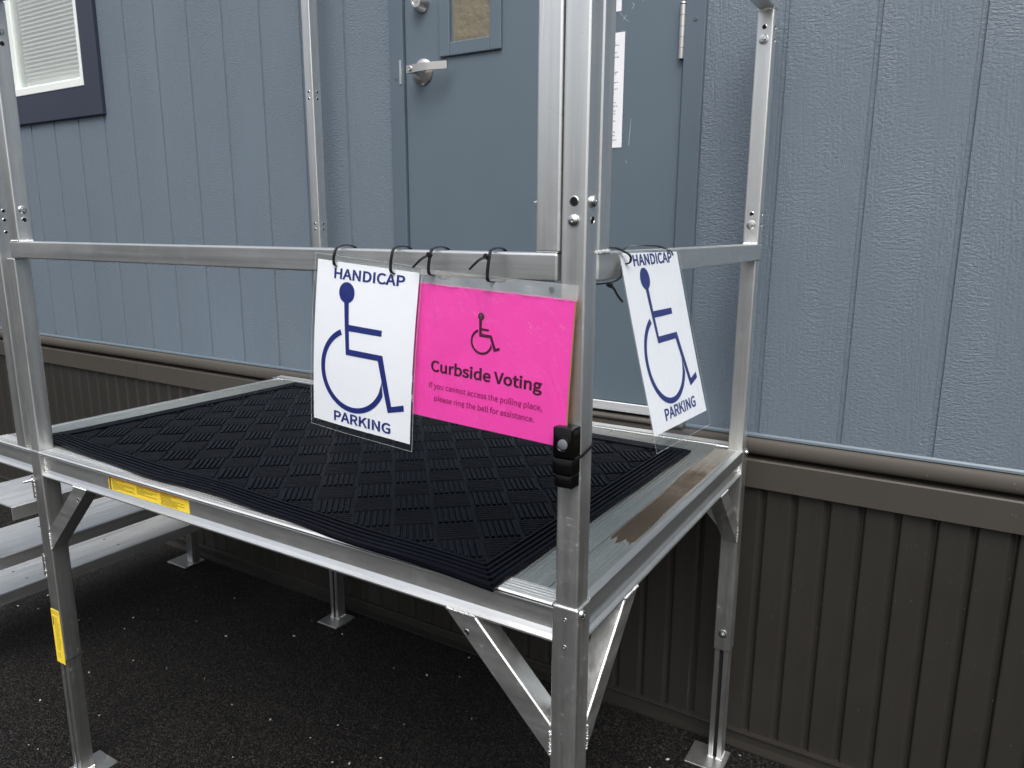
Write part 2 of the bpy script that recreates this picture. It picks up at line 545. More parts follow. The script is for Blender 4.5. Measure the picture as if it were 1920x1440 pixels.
def strap(bm, pts, wdir, hw, ht, taper=None):
    """flat ribbon (half width hw along wdir, half thickness ht) swept along pts"""
    wdir = Vector(wdir).normalized()
    rings = []
    n = len(pts)
    for i, p in enumerate(pts):
        d = (pts[min(i + 1, n - 1)] - pts[max(i - 1, 0)]).normalized()
        wv = (wdir - d * wdir.dot(d)).normalized()
        nv = d.cross(wv)
        k = 1.0 if taper is None else taper(i / (n - 1))
        sec = [(-1, -1), (1, -1), (1.25, 0), (1, 1), (-1, 1), (-1.25, 0)]
        rings.append([bm.verts.new(p + wv * hw * a * k * 0.8 + nv * ht * b) for a, b in sec])
    fs = []
    for a, b in zip(rings, rings[1:]):
        for k in range(6):
            fs.append(bm.faces.new((a[k], a[(k + 1) % 6], b[(k + 1) % 6], b[k])))
    fs.append(bm.faces.new(rings[0][::-1]))
    fs.append(bm.faces.new(rings[-1]))
    bmesh.ops.recalc_face_normals(bm, faces=fs)

def weld(bm, p0, p1, r=0.004, mi=0):
    """a row of overlapping weld ripples"""
    p0, p1 = Vector(p0), Vector(p1)
    n = max(2, int((p1 - p0).length / (r * 0.9)))
    for i in range(n + 1):
        t = bmesh.new()
        bmesh.ops.create_icosphere(t, subdivisions=1, radius=r * random.uniform(0.8, 1.15))
        merge_pos = p0.lerp(p1, i / n) + Vector((random.uniform(-1, 1), random.uniform(-1, 1), random.uniform(-1, 1))) * r * 0.18
        for f in t.faces:
            f.material_index = mi
        merge(bm, t, Matrix.Translation(merge_pos))

def grooved(bm, x0, x1, zlo, prof, y0, y1, mi=0):
    """slab along y with a profile of (x, z) on top"""
    pts = [(x0, zlo)] + [(x1, zlo)] + [(x, z) for x, z in reversed(prof)]
    prism(bm, [(x, y0, z) for x, z in pts], (0, y1 - y0, 0), mi)

def dome_bolt(name, c, axis, parent, r=0.0085, h=0.0055, hexhole=True):
    bm = BM()
    prof = [(r, 0.0), (r, h * 0.25)] + [(r * math.cos(t), h * 0.25 + h * 0.75 * math.sin(t)) for t in [0.35, 0.7, 1.0, 1.25]]
    prof += [(r * 0.30, h), (r * 0.26, h * 0.45), (0, h * 0.42)] if hexhole else [(0, h)]
    lathe(bm, prof, c, axis, 20)
    return obj(name, bm, M['zinc'], parent, smooth=True)

def hex_bolt(name, c, axis, parent, r=0.0068):
    bm = BM()
    lathe(bm, [(r * 1.7, 0), (r * 1.7, 0.0016), (r * 1.55, 0.002), (0, 0.002)], c, axis, 24)
    lathe(bm, [(r, 0.002), (r, 0.0068), (r * 0.85, 0.0078), (0, 0.0078)], c, axis, 6)
    lathe(bm, [(r * 0.5, 0.007), (r * 0.5, 0.011), (0, 0.0115)], c, axis, 12)
    return obj(name, bm, M['zinc'], parent, smooth=True)

def bore(name, c, axis, parent, r=0.0052):  # flat black disc that paints the darkness inside a hole
    bm = BM()
    lathe(bm, [(0, 0.0005), (r, 0.0005)], c, axis, 20, 0)
    lathe(bm, [(r, 0.0004), (r * 1.05, 0.0009), (r * 1.3, 0.0002)], c, axis, 20, 1)
    return obj(name, bm, [M['painted_black'], M['zinc']], parent)

# ------------------------------------------------------------------ ground
bm = BM()
def gz(y):
    """the lot falls gently away from the building"""
    return GZ + min(0.0, y - 0.975) * 0.03
rows_ = [[bm.verts.new((x, y, gz(y))) for x in (-150, -40, -8, 8, 40, 150)] for y in (-150, -40, -8, -2, 0.975, 8, 150)]
for a_, b_ in zip(rows_, rows_[1:]):
    for k_ in range(5):
        bm.faces.new((a_[k_], a_[k_ + 1], b_[k_ + 1], b_[k_]))
obj('asphalt_ground', bm, M['asphalt'], kind='structure')

bm = BM()
for i in range(150):
    x, y = random.uniform(-2.9, 0.6), random.uniform(-0.6, 1.06)
    s = random.choice([0.0022, 0.003, 0.003, 0.004, 0.0055]) * random.uniform(0.7, 1.2)
    t = bmesh.new()
    bmesh.ops.create_icosphere(t, subdivisions=1, radius=s)
    for v in t.verts:
        v.co *= random.uniform(0.7, 1.2)
    merge(bm, t, Matrix.Translation((x, y, gz(y) + s * 0.35)) @ Matrix.Rotation(random.uniform(0, 6.28), 4, 'Z') @ Matrix.Diagonal((1.35, 0.8, 0.6, 1)))
obj('stone_chips', bm, M['chip'], kind='stuff', label='scattered pale stone chips lying on the dark asphalt')

# ------------------------------------------------------------------ building
WY = 1.090
bld = thing('portable_building', 'blue grey portable office building with brown skirting, door and blinded window', 'building', (-1.0, WY, GZ))
WX0, WX1, WZ0, WZ1 = -6.6, 5.2, 0.014, 2.45
WINX0, WINX1, WINZ0, WINZ1 = -3.640, -3.017, 1.190, 2.10
DX0, DX1, DZT = -1.250, -0.195, 2.16
GP, GO, GW, GD = 0.2085, 0.004, 0.013, 0.0052

def siding_strip(bm, x0, x1, z0, z1):
    xs = [x0]
    k = math.floor((x0 - GO) / GP)
    prof = [(x0, WY)]
    while GO + k * GP < x1 + GP:
        gx = GO + k * GP
        for dx, dy in ((-GW / 2, 0), (-GW / 2 + 0.0015, GD), (GW / 2 - 0.0015, GD), (GW / 2, 0)):
            x = gx + dx
            if x0 + 0.001 < x < x1 - 0.001:
                prof.append((x, WY + dy))
        k += 1
    prof.append((x1, WY))
    lo = [bm.verts.new((x, y, z0)) for x, y in prof]
    hi = [bm.verts.new((x, y, z1)) for x, y in prof]
    for i in range(len(prof) - 1):
        bm.faces.new((lo[i], lo[i + 1], hi[i + 1], hi[i]))
bm = BM()
siding_strip(bm, WX0, WINX0, WZ0, WZ1)
siding_strip(bm, WINX0, WINX1, WZ0, WINZ0)
siding_strip(bm, WINX0, WINX1, WINZ1, WZ1)
siding_strip(bm, WINX1, DX0, WZ0, WZ1)
siding_strip(bm, DX0, DX1, DZT, WZ1)
siding_strip(bm, DX1, WX1, WZ0, WZ1)
siding = obj('siding', bm, M['siding'], bld)
# body behind the cladding, floor and ceiling, side walls
bm = BM()
box(bm, WX0, WX0 + 0.1, WY + 0.012, 4.6, GZ, WZ1)
box(bm, WX1 - 0.1, WX1, WY + 0.012, 4.6, GZ, WZ1)
box(bm, WX0 + 0.1, WX1 - 0.1, 4.5, 4.6, GZ, WZ1)
obj('side_wall', bm, M['siding'], bld)
bm = BM()
box(bm, WX0 - 0.05, WX1 + 0.05, WY - 0.06, 4.7, WZ1 + 0.001, WZ1 + 0.16, 0.01)
obj('roof', bm, M['roof'], bld)
bm = BM()
box(bm, WX0 + 0.1, WX1 - 0.1, WY + 0.15, 4.5, -0.02, -0.005)
obj('floor_slab', bm, M['dark'], bld)
# drip edge along the bottom of the siding
bm = BM()
prism(bm, [(WX0, WY + 0.004, 0.024), (WX0, WY - 0.0005, 0.0235), (WX0, WY - 0.004, 0.019), (WX0, WY - 0.005, 0.0135), (WX0, WY + 0.004, 0.0135)], (DX0 - WX0, 0, 0))
prism(bm, [(DX1, WY + 0.004, 0.024), (DX1, WY - 0.0005, 0.0235), (DX1, WY - 0.004, 0.019), (DX1, WY - 0.005, 0.0135), (DX1, WY + 0.004, 0.0135)], (WX1 - DX1, 0, 0))
obj('drip_edge', bm, M['door'], bld)
# rounded bronze trim under it
bm = BM()
pr = [(WY + 0.02, 0.0115)] + [(WY - 0.008 - 0.011 * math.sin(t), -0.012 + 0.0225 * math.cos(t)) for t in [i * math.pi / 10 for i in range(11)]] + [(WY + 0.02, -0.0345)]
prism(bm, [(WX0, y, z) for y, z in pr], (WX1 - WX0, 0, 0))
obj('round_trim', bm, M['trim'], bld, smooth=True)
# flat band with a sloping top ledge, in lengths with fine joints
bm = BM()
js = [WX0, -4.25, -2.85, -1.1, 1.3, 3.4, WX1]
for a, b in zip(js, js[1:]):
    prism(bm, [(a + 0.0008, WY + 0.02, -0.043), (a + 0.0008, WY - 0.008, -0.050), (a + 0.0008, WY - 0.010, -0.054), (a + 0.0008, WY - 0.007, -0.131), (a + 0.0008, WY + 0.004, -0.133), (a + 0.0008, WY + 0.02, -0.13)], (b - a - 0.0016, 0, 0))
obj('skirting_band', bm, M['bronze'], bld)
bm = BM()
box(bm, WX0 + 0.1, WX1 - 0.1, WY + 0.035, WY + 0.05, -0.14, 0.012)
obj('rim_board', bm, M['dark'], bld)
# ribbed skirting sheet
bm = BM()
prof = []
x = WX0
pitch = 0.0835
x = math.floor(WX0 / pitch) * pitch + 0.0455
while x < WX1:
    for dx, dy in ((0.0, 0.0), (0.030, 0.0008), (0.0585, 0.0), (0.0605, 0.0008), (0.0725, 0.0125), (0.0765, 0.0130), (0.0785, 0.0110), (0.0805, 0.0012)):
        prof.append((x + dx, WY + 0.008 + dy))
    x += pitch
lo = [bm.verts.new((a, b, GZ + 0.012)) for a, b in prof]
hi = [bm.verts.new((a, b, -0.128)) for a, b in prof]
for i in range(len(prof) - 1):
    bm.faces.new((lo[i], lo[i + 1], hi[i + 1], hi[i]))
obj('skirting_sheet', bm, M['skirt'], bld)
# bottom track: two thin ledges
bm = BM()
prism(bm, [(WX0, WY + 0.03, GZ + 0.040), (WX0, WY - 0.004, GZ + 0.042), (WX0, WY - 0.005, GZ + 0.036), (WX0, WY + 0.002, GZ + 0.034), (WX0, WY + 0.002, GZ + 0.006), (WX0, WY - 0.030, GZ + 0.006), (WX0, WY - 0.030, GZ + 0.001), (WX0, WY + 0.03, GZ + 0.001)], (WX1 - WX0, 0, 0))
obj('bottom_track', bm, M['skirt'], bld)
# rain beads on the band and the skirting
def bead(bm, c, r, nrm=(0, -1, 0), long=1.0):
    t = bmesh.new()
    bmesh.ops.create_icosphere(t, subdivisions=2, radius=r)
    merge(bm, t, Matrix.Translation(c) @ Matrix.Diagonal((0.9, 0.55, 1.0 * long, 1)))
bm = BM()
for i in range(520):
    bead(bm, (random.uniform(-3.4, 1.2), WY - 0.0085, random.uniform(-0.128, -0.052)), random.uniform(0.0008, 0.0022), long=random.uniform(0.9, 1.7))
for i in range(650):
    x = random.uniform(0.0, 1.2)
    k = ((x - 0.0455) % pitch)
    y = WY + (0.0080 if k < 0.0585 else 0.0150)
    z = random.gauss(-0.42, 0.18)
    if GZ + 0.06 < z < -0.14:
        bead(bm, (x, y, z), random.uniform(0.0008, 0.0020), long=random.uniform(0.9, 1.5))
for i in range(420):
    x = random.uniform(-3.0, 1.2)
    if -1.3 < x < -0.19:
        continue
    bead(bm, (x, WY - 0.0188, random.uniform(-0.020, -0.004)), random.uniform(0.0008, 0.0018))
for i in range(260):
    x = random.uniform(-0.18, 1.2)
    bead(bm, (x, WY - 0.0010, random.uniform(0.05, 0.75)), random.uniform(0.0006, 0.0013), long=1.2)
rb = obj('rain_beads', bm, M['drop'], bld, smooth=True, kind='stuff')

# door frame, door and its hardware
FY = WY - 0.014
bm = BM()
box(bm, DX0, -1.1925, FY, WY + 0.08, 0.020, DZT, 0.003)
box(bm, -0.2510, DX1, FY, WY + 0.08, 0.020, DZT, 0.003)
box(bm, -1.1925, -0.2510, FY, WY + 0.08, DZT - 0.055, DZT, 0.003)
fr = obj('door_frame', bm, M['frame'], bld)
for x, z in ((-0.222, 1.102), (-1.222, 1.052)):
    bm = BM()
    lathe(bm, [(0.0055, 0), (0.0055, 0.0014), (0.003, 0.002), (0.0022, 0.0008), (0, 0.0008)], (x, FY, z), (0, -1, 0), 16)
    obj('screw', bm, M['frame'], fr, smooth=True)
bm = BM()
box(bm, -1.2080, -1.1990, FY - 0.0025, FY + 0.02, 1.030, 1.105, 0.001)
obj('strike_plate', bm, M['zinc'], fr)
DY = WY - 0.003
bm = BM()
box(bm, -1.1895, -0.2540, DY, WY + 0.042, 0.062, DZT - 0.058, 0.002)
door = obj('door', bm, M['door'], bld)
bm = BM()
prism(bm, [(-1.1895, WY + 0.03, 0.0605), (-1.1895, DY - 0.004, 0.0605), (-1.1895, DY - 0.0055, 0.058), (-1.1895, DY - 0.010, 0.0345), (-1.1895, WY + 0.03, 0.0345)], (0.9355, 0, 0))
obj('door_sweep', bm, M['alu_x'], door)
bm = BM()
prism(bm, [(-1.249, WY + 0.08, 0.027), (-1.249, FY - 0.004, 0.025), (-1.249, FY - 0.010, 0.018), (-1.249, FY - 0.010, 0.0125), (-1.249, WY + 0.08, 0.0125)], (1.053, 0, 0))
obj('threshold', bm, M['bronze'], bld)
# glazed panel in the door
bm = BM()
gx0, gx1, gz0, gz1 = -1.047, -0.818, 1.098, 1.80
fx = 0.040
fyk = DY - 0.0095
for (a, b, c, d) in ((gx0, gx0 + fx, gz0, gz1), (gx1 - fx, gx1, gz0, gz1), (gx0 + fx, gx1 - fx, gz0, gz0 + fx), (gx0 + fx, gx1 - fx, gz1 - fx, gz1)):
    box(bm, a, b, fyk, DY + 0.0, c, d, 0.0028)
kit = obj('glass_frame', bm, M['door'], door)
bm = BM()
box(bm, gx0 + fx - 0.002, gx1 - fx + 0.002, DY - 0.0030, DY - 0.0012, gz0 + fx - 0.002, gz1 - fx + 0.002)
obj('pane', bm, M['glass'], door)
bm = BM()
nx, nz = 26, 60
gv = [[bm.verts.new((gx0 + fx + 0.010 + (gx1 - gx0 - 2 * fx - 0.011) * i / nx, DY - 0.0006 - 0.0004 * random.random(), gz0 + fx + 0.001 + (gz1 - gz0 - 2 * fx - 0.002) * j / nz)) for j in range(nz + 1)] for i in range(nx + 1)]
for i in range(nx):
    for j in range(nz):
        bm.faces.new((gv[i][j], gv[i + 1][j], gv[i + 1][j + 1], gv[i][j + 1]))
obj('paper_cover', bm, M['kraft'], door, smooth=True)
# lever handle
bm = BM()
LX, LZ = -1.119, 1.063
lathe(bm, [(0.040, 0), (0.040, 0.004), (0.036, 0.008), (0.026, 0.0115), (0.017, 0.0125), (0.0155, 0.030), (0.0135, 0.034), (0.0135, 0.052), (0.0, 0.052)], (LX, DY, LZ), (0, -1, 0), 36)
prism(bm, [(LX - 0.019, DY - 0.046, LZ - 0.0125), (LX - 0.019, DY - 0.063, LZ - 0.0125), (LX + 0.052, DY - 0.066, LZ - 0.011), (LX + 0.072, DY - 0.060, LZ - 0.010), (LX + 0.126, DY - 0.044, LZ - 0.009), (LX + 0.126, DY - 0.038, LZ - 0.009), (LX + 0.070, DY - 0.050, LZ - 0.010), (LX + 0.052, DY - 0.055, LZ - 0.011)], (0, 0, 0.023))
lathe(bm, [(0.0085, 0), (0.0085, 0.004), (0.0045, 0.0045), (0.004, 0.002), (0, 0.002)], (LX - 0.004, DY - 0.0635, LZ), (0, -1, 0), 20)
hd = obj('lever_handle', bm, M['satin'], door, smooth=True)
bm = BM()
DBZ, DBX = 1.268, -1.119
lathe(bm, [(0.030, 0), (0.030, 0.003), (0.0285, 0.006), (0.020, 0.030), (0.019, 0.032), (0.013, 0.032), (0.0125, 0.0305), (0.006, 0.0305), (0.0055, 0.032), (0.0, 0.032)], (DBX, DY, DBZ), (0, -1, 0), 32)
box(bm, DBX - 0.0010, DBX + 0.0010, DY - 0.0325, DY - 0.031, DBZ - 0.004, DBZ + 0.004)
obj('deadbolt', bm, M['satin'], door, smooth=True)
for hz in (1.075, 1.88, 0.27):
    bm = BM()
    for k in range(5):
        z0 = hz - 0.066 + k * 0.0266
        lathe(bm, [(0.0, 0), (0.008, 0), (0.008, 0.0258), (0, 0.0258)], (-0.2565, DY - 0.009, z0), (0, 0, 1), 20)
    lathe(bm, [(0.0, 0), (0.006, 0), (0.0095, 0.002), (0.008, 0.005), (0, 0.005)], (-0.2565, DY - 0.009, hz + 0.067), (0, 0, 1), 20)
    box(bm, -0.2535, -0.2505, DY - 0.006, WY + 0.03, hz - 0.066, hz + 0.067)
    obj('hinge', bm, M['satin'], door, smooth=True)

# window in the left part of the wall
bm = BM()
TX, TZ = 0.121, 0.128
ty0, ty1 = WY - 0.018, WY + 0.002
box(bm, WINX1 + 0.0, WINX1 + TX, ty0, ty1, WINZ0 - TZ, WINZ1 + 0.1, 0.002)
box(bm, WINX0 - TX, WINX0, ty0, ty1, WINZ0 - TZ, WINZ1 + 0.1, 0.002)
box(bm, WINX0, WINX1, ty0, ty1, WINZ0 - TZ, WINZ0, 0.002)
box(bm, WINX0, WINX1, ty0, ty1, WINZ1, WINZ1 + 0.1, 0.002)
obj('window_trim', bm, M['navy'], bld)
bm = BM()
fwid = 0.034
wy0 = WY - 0.021
for a, b, c, d in ((WINX0 + 0.001, WINX0 + fwid, WINZ0 + 0.001, WINZ1), (WINX1 - 0.020, WINX1 - 0.001, WINZ0 + 0.001, WINZ1), (WINX0 + fwid, WINX1 - 0.020, WINZ0 + 0.001, WINZ0 + fwid), (WINX0 + fwid, WINX1 - 0.020, WINZ1 - fwid, WINZ1 - 0.001)):
    box(bm, a, b, wy0, WY + 0.06, c, d, 0.0025)
for a, b, c, d in ((WINX0 + fwid, WINX0 + fwid + 0.016, WINZ0 + fwid, WINZ1 - fwid), (WINX1 - 0.028, WINX1 - 0.020, WINZ0 + fwid, WINZ1 - fwid), (WINX0 + fwid + 0.016, WINX1 - 0.028, WINZ0 + fwid, WINZ0 + fwid + 0.008)):
    box(bm, a, b, WY - 0.004, WY + 0.05, c, d, 0.0015)
win = obj('window_frame', bm, M['vinyl'], bld)
bm = BM()
box(bm, WINX0 + fwid, WINX1 - 0.02, WY + 0.006, WY + 0.010, WINZ0 + fwid, WINZ1 - fwid)
obj('pane', bm, M['glass'], win)
bm = BM()
z = WINZ0 + fwid + 0.01
while z < WINZ1 - fwid:
    prism(bm, [(WINX0 + fwid + 0.03, WY + 0.0268, z), (WINX0 + fwid + 0.03, WY + 0.0254, z + 0.010), (WINX0 + fwid + 0.03, WY + 0.0196, z + 0.0205), (WINX0 + fwid + 0.03, WY + 0.0191, z + 0.0200), (WINX0 + fwid + 0.03, WY + 0.0247, z + 0.010), (WINX0 + fwid + 0.03, WY + 0.0263, z)], (WINX1 - WINX0 - fwid - 0.065, 0, 0))
    z += 0.0185
obj('blind', bm, M['blind'], win)
bm = BM()
box(bm, WINX0, WINX1, WY + 0.09, WY + 0.1, WINZ0, WINZ1)  # dark panel painting the unlit room behind the blind
obj('unlit_room_panel', bm, M['dark'], win)

# ------------------------------------------------------------------ platform
plat = thing('metal_platform', 'aluminium entry platform with guard rails standing in front of the blue grey door', 'platform', (-0.78, 0.5, GZ))
S = 0.045     # sleeve width
XL = -1.593   # outer left of the left sleeves
YB = 1.020    # outer back of the back sleeves
DXL = -1.795  # deck's left edge
# deck planks running away from the camera, ribbed along their length
edges = [-0.0455 + 0.0, -0.0755]
pw = 0.152
px = -0.0755
planks = []
def plank(x0, x1, y0, y1):
    bm = BM()
    n = max(2, int((x1 - x0) / 0.0085))
    prof = [(x0 + 0.0006, -0.004), (x0 + 0.0012, -0.0022)]
    for i in range(n):
        a = x0 + 0.0012 + (x1 - x0 - 0.0024) * i / n
        b = x0 + 0.0012 + (x1 - x0 - 0.0024) * (i + 1) / n
        prof += [(a + 0.0010, -0.0022), (a + 0.0018, -0.0014), (b - 0.0018, -0.0014), (b - 0.0010, -0.0022)]
    prof += [(x1 - 0.0012, -0.0022), (x1 - 0.0006, -0.004)]
    grooved(bm, x0 + 0.0006, x1 - 0.0006, -0.030, prof, y0, y1)
    return obj('deck_plank', bm, M['deck'], plat)
plank(-0.0755, -0.0012, 0.0450, 0.9745)
while px - pw > DXL + 0.02:
    plank(px - pw, px, 0.0450, 1.0005)
    px -= pw
plank(DXL + 0.0015, px, 0.0450, 1.0005)
# front nosing with five ribs
def nosing(bm, x0, x1, y0, y1, ztop=0.0, down=-0.0085):
    n = 5
    prof = [(y0, down), (y0 - 0.0, -0.0035), (y0 + 0.0016, -0.0012)]
    for i in range(n):
        a = y0 + 0.002 + (y1 - y0 - 0.004) * i / n
        b = y0 + 0.002 + (y1 - y0 - 0.004) * (i + 1) / n
        prof += [(a + 0.0005, ztop - 0.0018), (a + 0.0011, ztop + 0.0006), (b - 0.0011, ztop + 0.0006), (b - 0.0005, ztop - 0.0018)]
    prof += [(y1, -0.0024), (y1, down)]
    prism(bm, [(x0, y, z) for y, z in prof], (x1 - x0, 0, 0))
bm = BM()
nosing(bm, XL + S + 0.0005, -S - 0.0005, 0.0, 0.0445, 0.0, -0.0042)
nosing(bm, DXL, XL - 0.0005, 0.0, 0.0445, 0.0, -0.0042)
obj('front_nosing', bm, M['alu_nose'], plat)
bm = BM()
nosing(bm, DXL, -S - 0.0005, 1.0010, YB + 0.012)
prism(bm, [(DXL, 1.0010, 0.0030), (DXL, 1.0000, 0.0044), (DXL, 1.0220, 0.0060), (DXL, 1.0300, 0.0044), (DXL, 1.0300, 0.0030)], (-S - DXL - 0.001, 0, 0))
obj('rear_nosing', bm, M['alu_nose'], plat)
# channel beams (open side outward)
def channel_x(x0, x1, yout, s, name='fascia_beam', mat='alu_x', h=0.067):
    """s=+1: web lies toward +y from the outer face"""
    bm = BM()
    for (a, b, c, d) in ((0.013, 0.017, -0.0095, -h + 0.004), (0.0008, 0.030, -h + 0.0045, -h), (0.003, 0.013, -0.0088, -0.0118)):
        ya, yb = sorted((yout + s * a, yout + s * b))
        za, zb = sorted((c, d))
        box(bm, x0, x1, ya, yb, za, zb, 0.0008, 1)
    # fillet from web to lower flange
    prism(bm, [(x0, yout + s * 0.0131, -h + 0.016), (x0, yout + s * 0.0085, -h + 0.0085), (x0, yout + s * 0.0030, -h + 0.0046), (x0, yout + s * 0.0131, -h + 0.0046)], (x1 - x0, 0, 0))
    return bm
def channel_y(y0, y1, xout, s, h=0.067):
    bm = BM()
    for (a, b, c, d) in ((0.013, 0.017, -0.0032, -h + 0.004), (0.0008, 0.030, -h + 0.0045, -h), (0.0005, 0.017, -0.0002, -0.0030)):
        xa, xb = sorted((xout + s * a, xout + s * b))
        za, zb = sorted((c, d))
        box(bm, xa, xb, y0, y1, za, zb, 0.0006, 1)
    prism(bm, [(xout + s * 0.0131, y0, -h + 0.016), (xout + s * 0.0085, y0, -h + 0.0085), (xout + s * 0.0030, y0, -h + 0.0046), (xout + s * 0.0131, y0, -h + 0.0046)], (0, y1 - y0, 0))
    return bm
bm = channel_x(XL + S, -S, 0.0, 1)
weld(bm, (XL + S + 0.002, 0.012, -0.012), (XL + S + 0.002, 0.012, -0.056), 0.0042, 1)
fb = obj('fascia_beam', bm, [M['alu_x'], M['alu_weld']], plat)
bm = channel_x(DXL, XL, 0.0, 1)
obj('fascia_beam', bm, M['alu_x'], plat)
bm = channel_x(DXL, -S, YB + 0.008, -1)
obj('fascia_beam', bm, M['alu_x'], plat)
bm = channel_y(S, YB - S, -0.0005, -1)
weld(bm, (-0.010, YB - S - 0.002, -0.012), (-0.010, YB - S - 0.002, -0.056), 0.0032, 1)
obj('fascia_beam', bm, [M['alu_y'], M['alu_weld']], plat)
bm = channel_y(0.03, YB - 0.03, DXL + 0.001, 1)
obj('fascia_beam', bm, M['alu_y'], plat)
for cx in (-0.42, -0.80, -1.18):
    bm = BM()
    box(bm, cx - 0.02, cx + 0.02, 0.031, YB - 0.03, -0.066, -0.031, 0.001, 1)
    obj('cross_beam', bm, M['alu_y'], plat)

# legs: fixed sleeve, slotted inner leg, foot plate
def tube(bm, x0, x1, y0, y1, z0, z1, b=0.0032):
    box(bm, x0, x1, y0, y1, z0, z1, b, 3)
def leg(x0, y0, zs, plate, mat='alu_leg', ztop=-0.0015):
    g = gz(y0)
    bm = BM()
    tube(bm, x0, x0 + S, y0, y0 + S, zs, ztop)
    lg = obj('leg', bm, M[mat], plat)
    bm = BM()
    i = 0.0035
    a, b, c, d = x0 + i, x0 + S - i, y0 + i, y0 + S - i
    sl_ = 0.0055
    mx_, my_ = (a + b) / 2, (c + d) / 2
    zt = zs + 0.05
    # cruciform slotted extrusion: four corner bars round a black core painting the slot's shade
    for (xa, xb) in ((a, mx_ - sl_), (mx_ + sl_, b)):
        box(bm, xa, xb, c, d, g + 0.0065, zt, 0.0012, 2)
    box(bm, mx_ - sl_ - 0.001, mx_ + sl_ + 0.001, c + 0.006, d - 0.006, g + 0.0065, zt, 0, 2, 1)
    for p0, p1 in (((a, c, g + 0.008), (mx_ - sl_, c, g + 0.008)), ((mx_ + sl_, c, g + 0.008), (b, c, g + 0.008)), ((b, c, g + 0.009), (b, d, g + 0.009))):
        weld(bm, p0, p1, 0.0032, 2)
    obj('inner_leg', bm, [M['alu_leg'], M['painted_black'], M['alu_weld']], lg)
    bm = BM()
    box(bm, plate[0], plate[1], plate[2], plate[3], g + 0.0005, g + 0.0065, 0.001, 1)
    obj('foot_plate', bm, M['alu_leg'], lg)
    return lg
l_fr = leg(-S, 0.0, -0.60, (-0.095, 0.02, -0.03, 0.075), 'alu_z')
l_fl = leg(XL, 0.0, -0.600, (-1.606, -1.512, -0.02, 0.088))
l_br = leg(-S, YB - S, -0.584, (-0.094, 0.012, 0.924, 1.026))
l_bl = leg(-1.545, YB - S, -0.60, (-1.562, -1.462, 0.924, 1.028))
hex_bolt('bolt', (-0.0215, YB - S, -0.532), (0, -1, 0), l_br, 0.0068)
dome_bolt('bolt', (-0.0005, 0.013, -0.006 - 0.006), (1, 0, 0), l_fr, 0.0075, 0.006)
dome_bolt('bolt', (-0.0005, YB - 0.012, -0.011), (1, 0, 0), l_br, 0.0065, 0.006)
for z in (-0.022, -0.068):
    bm = BM()
    lathe(bm, [(0.0034, 0.0), (0.003, 0.0008), (0.0018, 0.001), (0, -0.0004)], (-0.022, 0.0, z), (0, -1, 0), 14)
    obj('rivet', bm, M['zinc'], l_fr, smooth=True)

# posts above the deck
def post(x0, x1, y0, y1, z0, z1, name='post', extra=None):
    bm = BM()
    tube(bm, x0, x1, y0, y1, z0, z1)
    mats = [M['alu_z'], M['alu_weld']]
    if extra:
        for p0, p1, r in extra:
            weld(bm, p0, p1, r, 1)
    return obj(name, bm, mats, plat)
GT = 1.115
I = 0.0032
p_fr = post(-S + I, -I, I, S - I, -0.03, GT)
p_fl = post(XL + I, XL + S - I, I, S - I, -0.03, 0.4925)
p_br = post(-S + I, -I, YB - S + I, YB - I, -0.03, 0.4925)
p_bl = post(-1.545 + I, -1.505, YB - S + I, YB - I, -0.03, 1.78)
# guard panels: rail, uprights, top rail
RZ0, RZ1 = 0.4935, 0.5335
def rail_x(x0, x1, y0, y1, z0, z1, mat='alu_x'):
    bm = BM()
    tube(bm, x0, x1, y0, y1, z0, z1)
    return obj('rail', bm, M[mat], plat)
rf = rail_x(-1.5585, -S - 0.001, 0.0, 0.038, RZ0, RZ1)
rail_x(-1.5585, -S - 0.001, 0.0, 0.038, 1.0765, GT)
rr = rail_x(-0.0395, -0.0005, S - 0.004, YB - 0.0015, RZ0, RZ1, 'alu_y')
rail_x(-0.0395, -0.0005, S - 0.004, YB - 0.0015, 1.0765, GT, 'alu_y')
u1 = post(-0.0820, -0.0440, 0.0015, 0.0385, RZ1 + 0.0005, 1.076, 'upright')
u2 = post(-1.5530, -1.5150, 0.0015, 0.0385, RZ1 + 0.0005, 1.076, 'upright', [((-1.5150, 0.006, RZ1 + 0.001), (-1.5150, 0.034, RZ1 + 0.001), 0.0032), ((-1.550, 0.0015, RZ1 + 0.001), (-1.519, 0.0015, RZ1 + 0.001), 0.0022)])
u3 = post(-0.0385, -0.0015, 0.0425, 0.0795, RZ1 + 0.0005, 1.076, 'upright', [((-0.0015, 0.042, RZ1 + 0.001), (-0.0015, 0.078, RZ1 + 0.002), 0.0036), ((-0.034, 0.080, RZ1 + 0.001), (-0.006, 0.080, RZ1 + 0.001), 0.0030)])
u4 = post(-0.0395, -0.0015, YB - S + 0.003, YB - 0.003, RZ1 + 0.0005, 1.076, 'upright', [((-0.036, YB - S + 0.003, RZ1 + 0.001), (-0.004, YB - S + 0.003, RZ1 + 0.001), 0.0034), ((-0.036, YB - S + 0.003, 1.076), (-0.004, YB - S + 0.003, 1.076), 0.0042), ((-0.030, YB - S + 0.002, 1.079), (-0.006, YB - S + 0.002, 1.079), 0.004)])
dome_bolt('bolt', (-0.0226, I, 0.5785), (0, -1, 0), p_fr, 0.0085, 0.0065)
bore('painted_bolt_hole', (-0.0226, I, 0.6045), (0, -1, 0), p_fr, 0.0056)
dome_bolt('bolt', (-I, 0.0215, 0.6040), (1, 0, 0), p_fr, 0.0085, 0.0065)
bore('painted_bolt_hole', (-I, 0.0215, 0.5795), (1, 0, 0), p_fr, 0.0048)
bm = BM()
